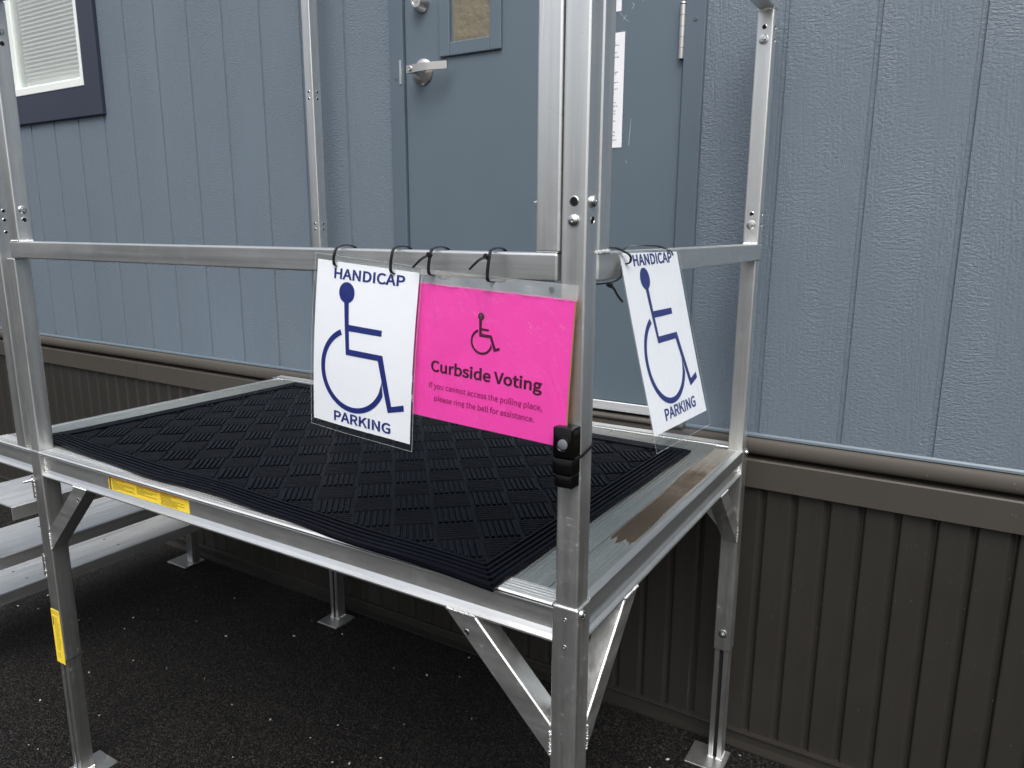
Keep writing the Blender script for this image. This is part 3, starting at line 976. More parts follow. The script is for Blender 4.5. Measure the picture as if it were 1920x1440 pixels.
lathe(bm, [(0.0085, 0), (0.0085, 0.002), (0.0055, 0.003), (0.0055, 0.007), (0.003, 0.0075), (0.003, 0.012), (0, 0.012)], (-0.0820, 0.02, 0.6035), (-1, 0, 0), 12)
obj('bolt', bm, M['zinc'], u1, smooth=True)
for z, k in ((0.6085, 'b'), (0.5850, 'h'), (1.010, 'b'), (0.983, 'h')):
    if k == 'b':
        dome_bolt('bolt', (-1.5150, 0.0195, z), (1, 0, 0), u2, 0.0098, 0.004)
    else:
        bore('painted_bolt_hole', (-1.5150, 0.0205, z), (1, 0, 0), u2, 0.0048)
for z, k in ((0.5805, 'b'), (0.6070, 'h'), (1.0085, 'b'), (1.0365, 'h')):
    if k == 'b':
        hex_bolt('bolt', (-0.0215, YB - S + 0.003, z), (0, -1, 0), u4, 0.0066)
    else:
        bore('painted_bolt_hole', (-0.0215, YB - S + 0.003, z), (0, -1, 0), u4, 0.0045)
for z in (0.607, 0.5805, 1.0085, 1.0365):
    bore('painted_bolt_hole', (-0.0015, YB - S + 0.022, z), (1, 0, 0), u4, 0.0042)
for z in (1.022, 1.000, 0.566, 0.585):
    bore('painted_bolt_hole', (-1.5245, YB - S + I, z), (0, -1, 0), p_bl, 0.0036)
    bore('painted_bolt_hole', (-1.5050, YB - S + I + 0.02, z), (1, 0, 0), p_bl, 0.0036)

# knee braces: 45 degree angle sections
def brace(corner, dirv, inward, L=0.205, top=-0.067, wd=0.0555, fl=0.038, hole=True, outer=False):
    """corner = point on the leg's edge at deck level; dirv = unit vector away from the leg along the beam; inward = unit vector to the inside"""
    c = Vector(corner); d = Vector(dirv); n = Vector(inward); up = Vector((0, 0, 1))
    def P(a, z, k):
        return c + d * a + up * z + n * k
    bm = BM()
    t = 0.0026
    a1, a2 = L, L - wd
    face = [(a1, top), (a2, top), (0.0, top - a2), (0.0, top - a1)]
    prism(bm, [P(a, z, 0.0008) for a, z in face], n * t)
    th = t * 1.414
    flg = [(a2, top), (a2 - th, top), (0.0, top - a2 + th), (0.0, top - a2)]
    if outer:
        flg = [(a1, top), (a1 - th, top), (0.0, top - a1 + th), (0.0, top - a1)]
    prism(bm, [P(a, z, 0.0008 + t) for a, z in flg], n * (fl - t))
    weld(bm, P(a1 - 0.003, top, 0.001), P(a2 - 0.002, top, 0.001), 0.0028, 1)
    weld(bm, P(0.0005, top - a2 - 0.01, 0.0008), P(0.0005, top - a1 + 0.004, 0.0008), 0.0028, 1)
    bmesh.ops.recalc_face_normals(bm, faces=bm.faces)
    br = obj('brace', bm, [M['alu_y'] if abs(d.y) > 0.5 else M['alu_x'], M['alu_weld']], plat)
    if hole:
        bore('painted_bolt_hole', P(L - wd * 0.78, top - 0.032, 0.0008), -n, br, 0.0042)
    return br
brace((-S, 0.0, 0), (-1, 0, 0), (0, 1, 0))
brace((0.0, S, 0), (0, 1, 0), (-1, 0, 0), hole=False)
brace((XL + S, 0.0, 0), (1, 0, 0), (0, 1, 0), outer=True)
brace((0.0, YB - S, 0), (0, -1, 0), (-1, 0, 0), L=0.190, hole=False, outer=True)
brace((-S, YB - 0.002, 0), (-1, 0, 0), (0, -1, 0), L=0.190, hole=False)
brace((-1.500, YB - 0.002, 0), (1, 0, 0), (0, -1, 0), L=0.190, hole=False)
# stair brackets welded to the front left leg
for z in (-0.078, -0.300):
    bm = BM()
    box(bm, XL - 0.020, XL - 0.0005, 0.004, 0.008, z - 0.062, z, 0.0008, 1)
    box(bm, XL - 0.020, XL - 0.016, 0.008, 0.040, z - 0.062, z, 0.0008, 1)
    weld(bm, (XL, 0.003, z - 0.002), (XL, 0.003, z - 0.060), 0.0044, 1)
    bk = obj('stair_bracket', bm, [M['alu_leg'], M['alu_weld']], plat)
    bore('painted_bolt_hole', (XL - 0.011, 0.004, z - 0.045), (0, -1, 0), bk, 0.003)
    if z > -0.1:
        bm = BM()
        lathe(bm, [(0.007, 0), (0.007, 0.005), (0.0035, 0.0055), (0.0035, 0.022), (0, 0.0225)], (XL - 0.012, 0.004, z - 0.010), (-0.35, -1, -0.1), 12)
        obj('bolt', bm, M['zinc'], bk, smooth=True)
# rear corner end cap
bm = BM()
box(bm, DXL + 0.001, DXL + 0.060, 0.978, 0.986, 0.0006, 0.0060, 0.001, 1)
obj('end_cap', bm, M['zinc'], plat)
# warning labels
def bars(bm, org, ud, vd, rows, h, mi):
    for (u0, u1, v) in rows:
        o = Vector(org)
        u = u0
        while u < u1:
            wl = min(random.uniform(0.004, 0.012), u1 - u)
            q = [o + ud * u + vd * v, o + ud * (u + wl) + vd * v, o + ud * (u + wl) + vd * (v + h), o + ud * u + vd * (v + h)]
            f = bm.faces.new([bm.verts.new(p) for p in q])
            f.material_index = mi
            u += wl + 0.0012
def quad(bm, org, ud, vd, u0, u1, v0, v1, mi):
    o = Vector(org)
    f = bm.faces.new([bm.verts.new(o + ud * a + vd * b) for a, b in ((u0, v0), (u0, v1), (u1, v1), (u1, v0))])
    f.material_index = mi
UX, DZ = Vector((1, 0, 0)), Vector((0, 0, -1))
bm = BM()
lx0, lx1, lz1, lz0 = -1.262, -0.956, -0.0128, -0.0500
box(bm, lx0, lx1, 0.0125, 0.0131, lz0, lz1)
W_ = lx1 - lx0
o = (lx0, 0.0122, lz1)
quad(bm, o, UX, DZ, 0.004, W_ - 0.004, 0.0006, 0.0075, 2)
quad(bm, (lx0, 0.0120, lz1), UX, DZ, 0.004, 0.011, 0.002, 0.036, 1)
rows = [(0.016, 0.060, 0.003), (0.115, 0.165, 0.003), (0.205, 0.265, 0.003)]
for k in range(8):
    rows.append((0.016, 0.016 + random.choice([0.085, 0.09, 0.05, 0.02]), 0.0085 + k * 0.0034))
for k in range(6):
    rows.append((0.115, 0.115 + random.choice([0.08, 0.075, 0.06, 0.03]), 0.0085 + k * 0.0034))
for k in range(8):
    rows.append((0.205, 0.205 + random.choice([0.09, 0.085, 0.06, 0.04]), 0.0085 + k * 0.0034))
bars(bm, (lx0, 0.0119, lz1), UX, DZ, rows, 0.0014, 1)
obj('warning_label', bm, [M['yellow'], M['kraftprint'], M['orange']], plat, label='long yellow warning label with three columns of small print')
bm = BM()
lx0, lx1, lz1, lz0 = XL + 0.0005, XL + 0.0415, -0.452, -0.612
box(bm, lx0, lx1, -0.0008, -0.0002, lz0, lz1)
rows = [(0.004, 0.036, 0.004 + 0.004 * k) for k in range(3)] + [(0.012, random.uniform(0.026, 0.037), 0.022 + 0.0042 * k) for k in range(24)] + [(0.008, random.uniform(0.016, 0.03), 0.13 + 0.006 * k) for k in range(3)]
bars(bm, (lx0, -0.0011, lz1), UX, DZ, rows, 0.0013, 1)
quad(bm, (lx0, -0.0011, lz1), UX, DZ, 0.005, 0.009, 0.022, 0.048, 2)
obj('warning_label', bm, [M['yellow'], M['kraftprint'], M['black']], plat, label='tall narrow yellow warning label low on the leg')
# rain hanging under the rails and standing on the deck
bm = BM()
x = -1.53
while x < -0.33:
    r = random.uniform(0.0012, 0.0030)
    bead(bm, (x, random.uniform(0.004, 0.012), RZ0 - r * 0.2), r, long=0.9)
    x += random.uniform(0.004, 0.022)
y = 0.10
while y < 0.95:
    r = random.uniform(0.001, 0.0024)
    bead(bm, (random.uniform(-0.012, -0.004), y, RZ0 - r * 0.2), r, long=0.9)
    y += random.uniform(0.006, 0.03)
for i in range(90):
    bead(bm, (random.uniform(-0.13, -0.004), random.uniform(0.05, 0.5), -0.0008), random.uniform(0.0007, 0.0022), long=0.5)
for i in range(120):
    bead(bm, (random.uniform(-1.5, -0.06), 0.0128, random.uniform(-0.05, -0.012)), random.uniform(0.0006, 0.0014))
for i in range(70):
    bead(bm, (-0.0128, random.uniform(0.06, 0.9), random.uniform(-0.05, -0.012)), random.uniform(0.0006, 0.0014))
obj('rain_beads', bm, M['drop'], plat, smooth=True, kind='stuff')

# ------------------------------------------------------------------ stairs going down to the left
st = thing('metal_stairs', 'aluminium stair flight with open treads descending left of the platform', 'stairs', (-2.2, 0.5, GZ))
tr = [(-1.862, -0.234), (-2.093, -0.4675), (-2.335, -0.701)]
for x1, z in tr:
    bm = BM()
    x0 = x1 - 0.262
    prism(bm, [(x0, 0.055, z - 0.042), (x0, 0.055, z - 0.002), (x0 + 0.003, 0.055, z), (x1 - 0.003, 0.055, z), (x1, 0.055, z - 0.003), (x1, 0.055, z - 0.042), (x1 - 0.004, 0.055, z - 0.042), (x1 - 0.004, 0.055, z - 0.004), (x0 + 0.004, 0.055, z - 0.004), (x0 + 0.004, 0.055, z - 0.042)], (0, 0.93, 0))
    td = obj('tread', bm, M['alu_flat'], st)
    for k in range(4):
        bm = BM()
        lathe(bm, [(0, 0.0006), (0.004, 0.0006), (0.0045, 0.0001)], (x1 - 0.06 - 0.1 * (k % 2), 0.3 + 0.35 * (k // 2), z), (0, 0, 1), 14)
        obj('screw', bm, M['painted_black'], td)
bm = BM()
prism(bm, [(-2.02, 0.050, -0.277), (-2.02, 0.050, -0.345), (-2.36, 0.050, -0.80), (-2.595, 0.050, -0.80), (-2.595, 0.050, -0.745), (-2.34, 0.050, -0.5105), (-2.10, 0.050, -0.277)], (0, 0.004, 0))
obj('stringer', bm, M['alu_leg'], st)
for x, y in ((-2.455, 0.9900), (-2.455, 0.010)):
    bm = BM()
    tube(bm, x, x + 0.040, y, y + 0.040, gz(y) + 0.0065, -0.745)
    lg = obj('leg', bm, M['alu_leg'], st)
    bm = BM()
    box(bm, x - 0.085, x + 0.045, y - 0.045, y + 0.06, gz(y) + 0.0005, gz(y) + 0.0065, 0.001, 1)
    obj('foot_plate', bm, M['alu_leg'], lg)
bm = BM()
tube(bm, -1.6560, -1.6130, 0.0005, 0.040, 0.0010, GT)
sp = obj('post', bm, M['alu_z'], st)
for z in (0.607, 0.585, 0.555):
    bore('painted_bolt_hole', (-1.6130, 0.022, z), (1, 0, 0), sp, 0.0035)
bm = BM()
box(bm, -2.75, -1.657, 0.002, 0.038, 0.62, 0.658, 0.002, 2)
bmesh.ops.rotate(bm, verts=bm.verts, cent=(-1.657, 0.02, 0.64), matrix=Matrix.Rotation(R(42), 3, 'Y').inverted())
obj('handrail', bm, M['alu_x'], st)

# ------------------------------------------------------------------ rubber mat
mat_o = thing('rubber_mat', 'black rubber mat with diagonal basket weave ribs lying on the platform deck', 'mat', (-0.85, 0.47, 0.0))
CFL, CFR, CBR, CBL = Vector((-1.668, 0.050, 0)), Vector((-0.145, -0.014, 0)), Vector((-0.114, 0.893, 0)), Vector((-1.648, 0.960, 0))
ML, MW = 1.524, 0.914
def mp(u, v, z):
    """mat coordinates (metres) to the world"""
    s, t = u / ML, v / MW
    p = CFL * (1 - s) * (1 - t) + CFR * s * (1 - t) + CBR * s * t + CBL * (1 - s) * t
    f = max(0.0, 1 - v / 0.10)
    wav = (0.007 * math.sin(u * 8.5 + 0.4) + 0.003 * math.sin(u * 19)) * f * min(1.0, (ML - u) / 0.4)
    lift = 0.0022 * f * (1 + math.sin(u * 8.5 + 2.0)) * min(1.0, (ML - u) / 0.3)
    droop = -0.004 * max(0.0, -p.y / 0.012) if p.y < 0 else 0.0
    return Vector((p.x, p.y + wav, z + lift + 0.0022 + droop))
bm = BM()
BW = 0.062
NU, NV = 60, 24
# base sheet
def sheet(bm, z1, u0, u1, v0, v1, nu, nv):
    g = [[bm.verts.new(mp(u0 + (u1 - u0) * i / nu, v0 + (v1 - v0) * j / nv, z1)) for j in range(nv + 1)] for i in range(nu + 1)]
    for i in range(nu):
        for j in range(nv):
            bm.faces.new((g[i][j], g[i + 1][j], g[i + 1][j + 1], g[i][j + 1]))
    return g
g = sheet(bm, 0.0035, 0, ML, 0, MW, NU, NV)
# rim down to the deck
for path in ([g[i][0] for i in range(NU + 1)], [g[NU][j] for j in range(NV + 1)], [g[i][NV] for i in range(NU, -1, -1)], [g[0][j] for j in range(NV, -1, -1)]):
    low = [bm.verts.new(v.co - Vector((0, 0, 0.0045))) for v in path]
    for i in range(len(path) - 1):
        bm.faces.new((path[i + 1], path[i], low[i], low[i + 1]))
# border ridges
def ridge_line(bm, p, q, hw, h, z0=0.0035, n=40, top=0.7):
    pu, pv = p; qu, qv = q
    L = math.hypot(qu - pu, qv - pv)
    du, dv = (qu - pu) / L, (qv - pv) / L
    nu_, nv_ = -dv, du
    prev = None
    for i in range(n + 1):
        t = i / n
        u, v = pu + (qu - pu) * t, pv + (qv - pv) * t
        ring = [bm.verts.new(mp(u + nu_ * a, v + nv_ * a, z0 + b)) for a, b in ((-hw, 0), (-hw * top, h), (hw * top, h), (hw, 0))]
        if prev:
            for k in range(3):
                bm.faces.new((prev[k], ring[k], ring[k + 1], prev[k + 1]))
        else:
            bm.faces.new(ring[::-1])
        prev = ring
    bm.faces.new(prev)
for k in range(5):
    d = 0.008 + k * 0.0112
    ridge_line(bm, (d, d), (ML - d, d), 0.0040, 0.0022 + 0.0008 * k, n=60)
    ridge_line(bm, (ML - d, d), (ML - d, MW - d), 0.0040, 0.0022 + 0.0008 * k)
    ridge_line(bm, (ML - d, MW - d), (d, MW - d), 0.0040, 0.0022 + 0.0008 * k, n=60)
    ridge_line(bm, (d, MW - d), (d, d), 0.0040, 0.0022 + 0.0008 * k)
# basket weave at 45 degrees
BS = 0.0815
ca, sa = math.cos(R(42)), math.sin(R(42))
def clip(p, q):
    """clip a segment to the inner rectangle"""
    lo, hi = (BW, BW), (ML - BW, MW - BW)
    t0, t1 = 0.0, 1.0
    for i in range(2):
        d = q[i] - p[i]
        if abs(d) < 1e-9:
            if p[i] < lo[i] or p[i] > hi[i]:
                return None
            continue
        a, b = (lo[i] - p[i]) / d, (hi[i] - p[i]) / d
        if a > b: a, b = b, a
        t0, t1 = max(t0, a), min(t1, b)
    if t1 - t0 < 0.06:
        return None
    return ((p[0] + (q[0] - p[0]) * t0, p[1] + (q[1] - p[1]) * t0), (p[0] + (q[0] - p[0]) * t1, p[1] + (q[1] - p[1]) * t1))
def rot2(a, b):
    return (0.60 + a * ca - b * sa, 0.30 + a * sa + b * ca)
for i in range(-16, 18):
    for j in range(-16, 18):
        a0, b0 = i * BS, j * BS
        cu, cv = rot2(a0 + BS / 2, b0 + BS / 2)
        if not (-0.06 < cu < ML + 0.06 and -0.06 < cv < MW + 0.06):
            continue
        if (i + j) % 2 == 0:          # thick bars running along b
            n = 6
            for k in range(n):
                a = a0 + 0.005 + (BS - 0.010) * (k + 0.5) / n
                sg = clip(rot2(a, b0 + 0.004), rot2(a, b0 + BS - 0.004))
                if sg:
                    ridge_line(bm, sg[0], sg[1], 0.0045, 0.0036, n=1)
        else:                          # finer bars running along a, knurled
            n = 7
            for k in range(n):
                b = b0 + 0.005 + (BS - 0.010) * (k + 0.5) / n
                sg = clip(rot2(a0 + 0.003, b), rot2(a0 + BS - 0.003, b))
                if sg:
                    ridge_line(bm, sg[0], sg[1], 0.0032, 0.0030, n=1, top=0.72)
bmesh.ops.recalc_face_normals(bm, faces=bm.faces)
obj('ribbed_sheet', bm, M['rubber'], mat_o)
mat_o.name = 'rubber_mat'

# ------------------------------------------------------------------ lettering
FONT = None
try:                                   # the plain grotesque that ships with Blender; else its built-in face
    FONT = bpy.data.fonts.load(os.path.join(bpy.utils.system_resource('DATAFILES'), 'fonts', 'Noto Sans CJK Regular.woff2'))
except Exception:
    FONT = None
CAPH = 0.2567 if FONT else 0.70
def text_bm(body, width, height, bold=0.0, base='caps'):
    """lettering in a (u, v) box: u 0..width, baseline v = 0, scaled so capitals are height tall"""
    c = bpy.data.curves.new('lettering', 'FONT')
    c.body = body
    c.size = 1.0
    c.offset = bold
    if FONT:
        c.font = FONT
    c.resolution_u = 6
    o = bpy.data.objects.new('lettering', c)
    COL.objects.link(o)
    bpy.context.view_layer.update()
    dg = bpy.context.evaluated_depsgraph_get()
    me = bpy.data.meshes.new_from_object(o.evaluated_get(dg))
    bm = bmesh.new()
    bm.from_mesh(me)
    bpy.data.objects.remove(o)
    bpy.data.curves.remove(c)
    bpy.data.meshes.remove(me)
    xs = [v.co.x for v in bm.verts]
    x0, x1 = min(xs), max(xs)
    for v in bm.verts:
        v.co.x = (v.co.x - x0) / (x1 - x0) * width
        v.co.y = (v.co.y + bold) / (CAPH + 2 * bold) * height
    return bm

class Sheet:
    """a paper's own frame: u to the right, v downward, k toward the viewer; slight curl"""
    def __init__(s, tl, tr, bl, curl=0.0):
        s.o = Vector(tl)
        s.u = (Vector(tr) - s.o).normalized()
        vv = Vector(bl) - s.o
        s.v = (vv - s.u * vv.dot(s.u)).normalized()
        s.n = s.v.cross(s.u).normalized() * -1
        if s.n.y > 0 and abs(s.n.y) > 0.3: s.n = -s.n
        if abs(s.n.y) <= 0.3 and s.n.x < 0: s.n = -s.n
        s.curl = curl
    def __call__(s, u, v, k=0.0):
        c = s.curl * math.sin(max(0, min(1, v / 0.28)) * math.pi) + s.curl * 0.4 * math.sin(u * 21)
        return s.o + s.u * u + s.v * v + s.n * (k + c)

def sheet_quad(bm, sh, u0, u1, v0, v1, k, n=10, mi=0, th=0.0):
    g = [[bm.verts.new(sh(u0 + (u1 - u0) * i / n, v0 + (v1 - v0) * j / n, k)) for j in range(n + 1)] for i in range(n + 1)]
    fs = []
    for i in range(n):
        for j in range(n):
            f = bm.faces.new((g[i][j], g[i][j + 1], g[i + 1][j + 1], g[i + 1][j]))
            f.material_index = mi
            fs.append(f)
    if th:
        h = [[bm.verts.new(sh(u0 + (u1 - u0) * i / n, v0 + (v1 - v0) * j / n, k - th)) for j in range(n + 1)] for i in range(n + 1)]
        for i in range(n):
            for j in range(n):
                f = bm.faces.new((h[i][j], h[i + 1][j], h[i + 1][j + 1], h[i][j + 1])); f.material_index = mi
        for i in range(n):
            for a, b, c, d in ((g[i][0], g[i + 1][0], h[i + 1][0], h[i][0]), (g[i + 1][n], g[i][n], h[i][n], h[i + 1][n]), (g[0][i + 1], g[0][i], h[0][i], h[0][i + 1]), (g[n][i], g[n][i + 1], h[n][i + 1], h[n][i])):
                f = bm.faces.new((a, b, c, d)); f.material_index = mi
    bmesh.ops.recalc_face_normals(bm, faces=bm.faces)

def dice(bm, step=0.008):
    for ax in (0, 1):
        lo = min(v.co[ax] for v in bm.verts)
        hi = max(v.co[ax] for v in bm.verts)
        x = math.floor(lo / step) * step + step
        while x < hi:
            co = Vector((0, 0, 0)); co[ax] = x
            no = Vector((0, 0, 0)); no[ax] = 1
            bmesh.ops.bisect_plane(bm, geom=list(bm.verts) + list(bm.edges) + list(bm.faces), dist=1e-6, plane_co=co, plane_no=no)
            x += step

class Flat:
    def __call__(s, u, v, k=0.0):
        return Vector((u, v, k))
FLAT = Flat()
def drape(bm, sh, k):
    dice(bm)
    for v in bm.verts:
        v.co = sh(v.co.x, v.co.y, k)

def put_text(bm, sh, body, u0, u1, vb, vb2, height, bold, k):
    t = text_bm(body, u1 - u0, height, bold)
    for v in t.verts:
        f = v.co.x / (u1 - u0)
        v.co = Vector((u0 + v.co.x, vb + (vb2 - vb) * f - v.co.y, 0))
    drape(t, sh, k)
    merge(bm, t)

def poly(bm, sh, pts, k, cuts=1):
    f = bm.faces.new([bm.verts.new(sh(u, v, k)) for u, v in pts])
    return f

def wheelchair(bm, sh, k, S_, ox, oy, head, torso, arm, seat, foot, wheel):
    mm = 0.001
    def pt(p):
        return (ox + p[0] * mm * S_, oy + p[1] * mm * S_)
    cx, cy, rx, ry = head
    poly(bm, sh, [pt((cx + rx * math.cos(t * 2 * math.pi / 36), cy + ry * math.sin(t * 2 * math.pi / 36))) for t in range(36)], k)
    for q in (torso, arm):
        poly(bm, sh, [pt(p) for p in q], k)
    # the seat and leg as three quads
    for q in seat:
        poly(bm, sh, [pt(p) for p in q], k)
    poly(bm, sh, [pt(p) for p in foot], k)
    cx, cy, ro, ri, a0, a1, taper = wheel
    n = 60
    for i in range(n):
        t0, t1 = a0 + (a1 - a0) * i / n, a0 + (a1 - a0) * (i + 1) / n
        poly(bm, sh, [pt((cx + r * math.cos(t), cy + r * math.sin(t))) for r, t in ((ro, t0), (ro, t1), (ri, t1), (ri, t0))], k)
    # tapered tip behind the leg
    t = a1
    poly(bm, sh, [pt((cx + ri * math.cos(t), cy + ri * math.sin(t))), pt((cx + ro * math.cos(t), cy + ro * math.sin(t))), pt((cx + ri * math.cos(t - taper), cy + ri * math.sin(t - taper)))], k)

def parking_sign(name, label, tl, tr_, bl, curl, loc, vo=0.0, vbot=0.2905, vtop=-0.0095):
    sh = Sheet(tl, tr_, bl, curl)
    root = thing(name, label, 'sign', loc, 'laminated parking signs tied to the guard rails')
    bm = BM()
    sheet_quad(bm, sh, 0, 0.2159, 0, 0.2794, 0.0, 36, th=0.0003)
    obj('paper', bm, M['paper'], root, smooth=True)
    bm = BM()
    k = 0.0005
    wheelchair(bm, FLAT, 0, 1.0, 0, vo, (71.8, 48.6, 17.2, 17.4),
               [(67.3, 64.0), (77.6, 64.0), (83.5, 142.0), (76.5, 152.5)],
               [(80.3, 101.0), (150.9, 100.4), (150.5, 110.4), (81.2, 111.6)],
               [[(76.5, 152.5), (83.5, 142.0), (154.6, 141.4), (145.4, 151.5)], [(145.4, 151.5), (154.6, 141.4), (176.2, 223.4), (169.2, 235.4)]],
               [(169.2, 235.4), (176.2, 223.4), (201.2, 215.8), (202.4, 226.0)],
               (92.0, 178.0, 73.0, 63.6, math.atan2(-66.5, -29.5) + 2 * math.pi, math.atan2(30, 63), 0.33))
    drape(bm, sh, k)
    bmesh.ops.recalc_face_normals(bm, faces=bm.faces)
    obj('wheelchair_symbol', bm, M['blue'], root)
    bm = BM()
    put_text(bm, sh, 'HANDICAP', 0.0408, 0.1895, 0.0283 + vo, 0.0250 + vo, 0.0176, 0.0105, k)
    obj('lettering', bm, M['blue'], root)
    bm = BM()
    put_text(bm, sh, 'PARKING', 0.0505, 0.1755, 0.2728 + vo, 0.2712 + vo, 0.0182, 0.0105, k)
    obj('lettering', bm, M['blue'], root)
    bm = BM()
    sheet_quad(bm, sh, -0.0055, 0.2215, vtop, vbot, 0.0011, 36)
    for a, b, c, d in ((-0.0059, -0.0050, vtop - 0.0004, vbot + 0.0004), (0.2210, 0.2219, vtop - 0.0004, vbot + 0.0004), (-0.0050, 0.2210, vtop - 0.0004, vtop + 0.0004), (-0.0050, 0.2210, vbot - 0.0004, vbot + 0.0004)):
        sheet_quad(bm, sh, a, b, c, d, 0.0010, 14, 1)  # thin border strips carrying the painted edge highlight
    obj('laminate', bm, [M['film'], M['edge_highlight']], root, smooth=True)
    return sh
shW = parking_sign('parking_sign', 'white laminated HANDICAP PARKING sign facing front on the long rail, beside the pink sign',
                   (-0.4932, -0.0180, 0.5166), (-0.2779, -0.0180, 0.4994), (-0.5154, -0.0250, 0.2386), 0.0045, (-0.40, -0.02, 0.23))
cam_p = Vector((0.44688, -0.93251, 0.565))
def near(p, s):
    return cam_p + (Vector(p) - cam_p) * s
shS = parking_sign('parking_sign', 'white laminated HANDICAP PARKING sign swinging out from the short side rail',
                   near((-0.0152, 0.1482, 0.5309), 0.958), near((-0.0019, 0.3637, 0.5287), 0.958), near((0.0545, 0.1411, 0.2608), 0.958), -0.001, (0.03, 0.24, 0.23), -0.0075, 0.3045, -0.004)

# pink sign in a sheet protector
shP = Sheet((-0.2913, -0.0071, 0.4859), (-0.0127, -0.0050, 0.4706), (-0.3032, -0.0065, 0.2702), 0.0018)
shP.o += Vector((0, -0.0035, 0))
pk = thing('curbside_sign', 'hot pink Curbside Voting sign in a plastic sheet protector on the front rail', 'sign', (-0.16, -0.01, 0.26))
bm = BM()
sheet_quad(bm, shP, 0, 0.2794, 0, 0.2159, 0.0, 36, th=0.0003)
obj('paper', bm, M['pink'], pk, smooth=True)
bm = BM()
sheet_quad(bm, shP, 0.001, 0.2808, 0.0005, 0.2150, -0.0006, 4, th=0.0016)
obj('backing_card', bm, M['card'], pk)
bm = BM()
k = 0.0005
wheelchair(bm, FLAT, 0, 1.0, 0, 0, (126.7, 40.8, 5.6, 5.8),
           [(123.4, 46.0), (128.4, 46.0), (129.2, 66.4), (125.0, 71.4)],
           [(128.4, 58.2), (141.7, 58.6), (141.5, 61.8), (128.6, 61.8)],
           [[(125.0, 71.4), (129.2, 66.4), (146.9, 67.2), (144.2, 71.5)], [(144.2, 71.5), (146.9, 67.2), (155.2, 86.2), (152.0, 91.4)]],
           [(152.0, 91.4), (155.2, 86.2), (161.0, 83.6), (162.4, 87.6)],
           (129.8, 79.0, 19.8, 16.2, math.atan2(-18.6, -8.0) + 2 * math.pi, math.atan2(6.5, 17), 0.30))
drape(bm, shP, k)
bmesh.ops.recalc_face_normals(bm, faces=bm.faces)
obj('wheelchair_symbol', bm, M['maroon'], pk)
bm = BM()
put_text(bm, shP, 'Curbside Voting', 0.0368, 0.2370, 0.1385, 0.1395, 0.0182, 0.0110, k)
obj('heading', bm, M['maroon'], pk)
bm = BM()
put_text(bm, shP, 'If you cannot access the polling place,', 0.0340, 0.2392, 0.1655, 0.1675, 0.0088, 0.0055, k)
put_text(bm, shP, 'please ring the bell for assistance.', 0.0446, 0.2268, 0.1858, 0.1872, 0.0088, 0.0055, k)
obj('lettering', bm, M['plum'], pk)
bm = BM()
sheet_quad(bm, shP, -0.003, 0.2850, 0.0015, 0.2175, 0.0012, 30, th=0.0)
sheet_quad(bm, shP, -0.003, 0.2850, 0.0015, 0.2175, -0.0035, 4, th=0.0)
obj('clear_pocket', bm, M['sleeve'], pk, smooth=True)
bm = BM()
n = 40
def wob(u, v):
    return 0.0009 * math.sin(u * 90) * math.sin(v * 160 + 1) + 0.0007 * math.sin(u * 210 + 2)
g = [[bm.verts.new(shP(0.012 + 0.272 * i / n, -0.0205 + 0.0225 * j / 6, 0.0012 + wob(0.262 * i / n, 0.022 * j / 6))) for j in range(7)] for i in range(n + 1)]
for i in range(n):
    for j in range(6):
        bm.faces.new((g[i][j], g[i][j + 1], g[i + 1][j + 1], g[i + 1][j]))
for hu in (0.243,):
    c = [bm.verts.new(shP(hu + 0.0042 * math.cos(t * math.pi / 8), -0.0115 + 0.0034 * math.sin(t * math.pi / 8), 0.0030)) for t in range(16)]
    f = bm.faces.new(c); f.material_index = 1
# row of perforations and a welded seam
for i in range(120):
    u = 0.014 + i * 0.00215
    c = [bm.verts.new(shP(u + 0.00045 * a, -0.0192 + 0.00035 * b, 0.0024 + wob(u - 0.012, 0.0013))) for a, b in ((-1, -1), (1, -1), (1, 1), (-1, 1))]
    f = bm.faces.new(c); f.material_index = 2
for i in range(90):
    u = 0.004 + i * 0.0030
    if random.random() < 0.5:
        continue
    ln = random.uniform(0.001, 0.006)
    v = 0.0004 + 0.0008 * math.sin(u * 130)
    c = [bm.verts.new(shP(u + a, v + b, 0.0024)) for a, b in ((0, -0.0004), (ln, -0.0003), (ln, 0.0004), (0, 0.0003))]
    f = bm.faces.new(c); f.material_index = 2
# torn right end reaching past the post
bmesh.ops.recalc_face_normals(bm, faces=bm.faces)
obj('binder_strip', bm, [M['sleeveband'], M['button'], M['grey']], pk, smooth=True)

# ------------------------------------------------------------------ cable ties
def tie(label, pts, wdir, head=None, tail=None, name='cable_tie'):
    P = [Vector(p) for p in pts]
    bm = BM()
    strap(bm, spline(P, 7), wdir, 0.0029, 0.0010)
    root = obj(name, bm, M['nylon'], loc=P[0], smooth=True, label=label, cat='cable tie', group='black cable ties holding the signs')
    if head:
        bm = BM()
        h = Vector(head)
        t = bmesh.new()
        bmesh.ops.create_cube(t, size=1)
        bmesh.ops.bevel(t, geom=list(t.edges), offset=0.12, segments=2, affect='EDGES')
        merge(bm, t, Matrix.Translation(h) @ Matrix.Rotation(0.5, 4, 'Y') @ Matrix.Diagonal((0.0085, 0.0066, 0.0066, 1)))
        obj('tie_head', bm, M['nylon'], root)
    if tail:
        bm = BM()
        strap(bm, spline([Vector(q) for q in tail], 6), wdir, 0.0027, 0.0008, lambda t: 1.0 - 0.35 * t)
        obj('tie_tail', bm, M['nylon'], root, smooth=True)
    return root
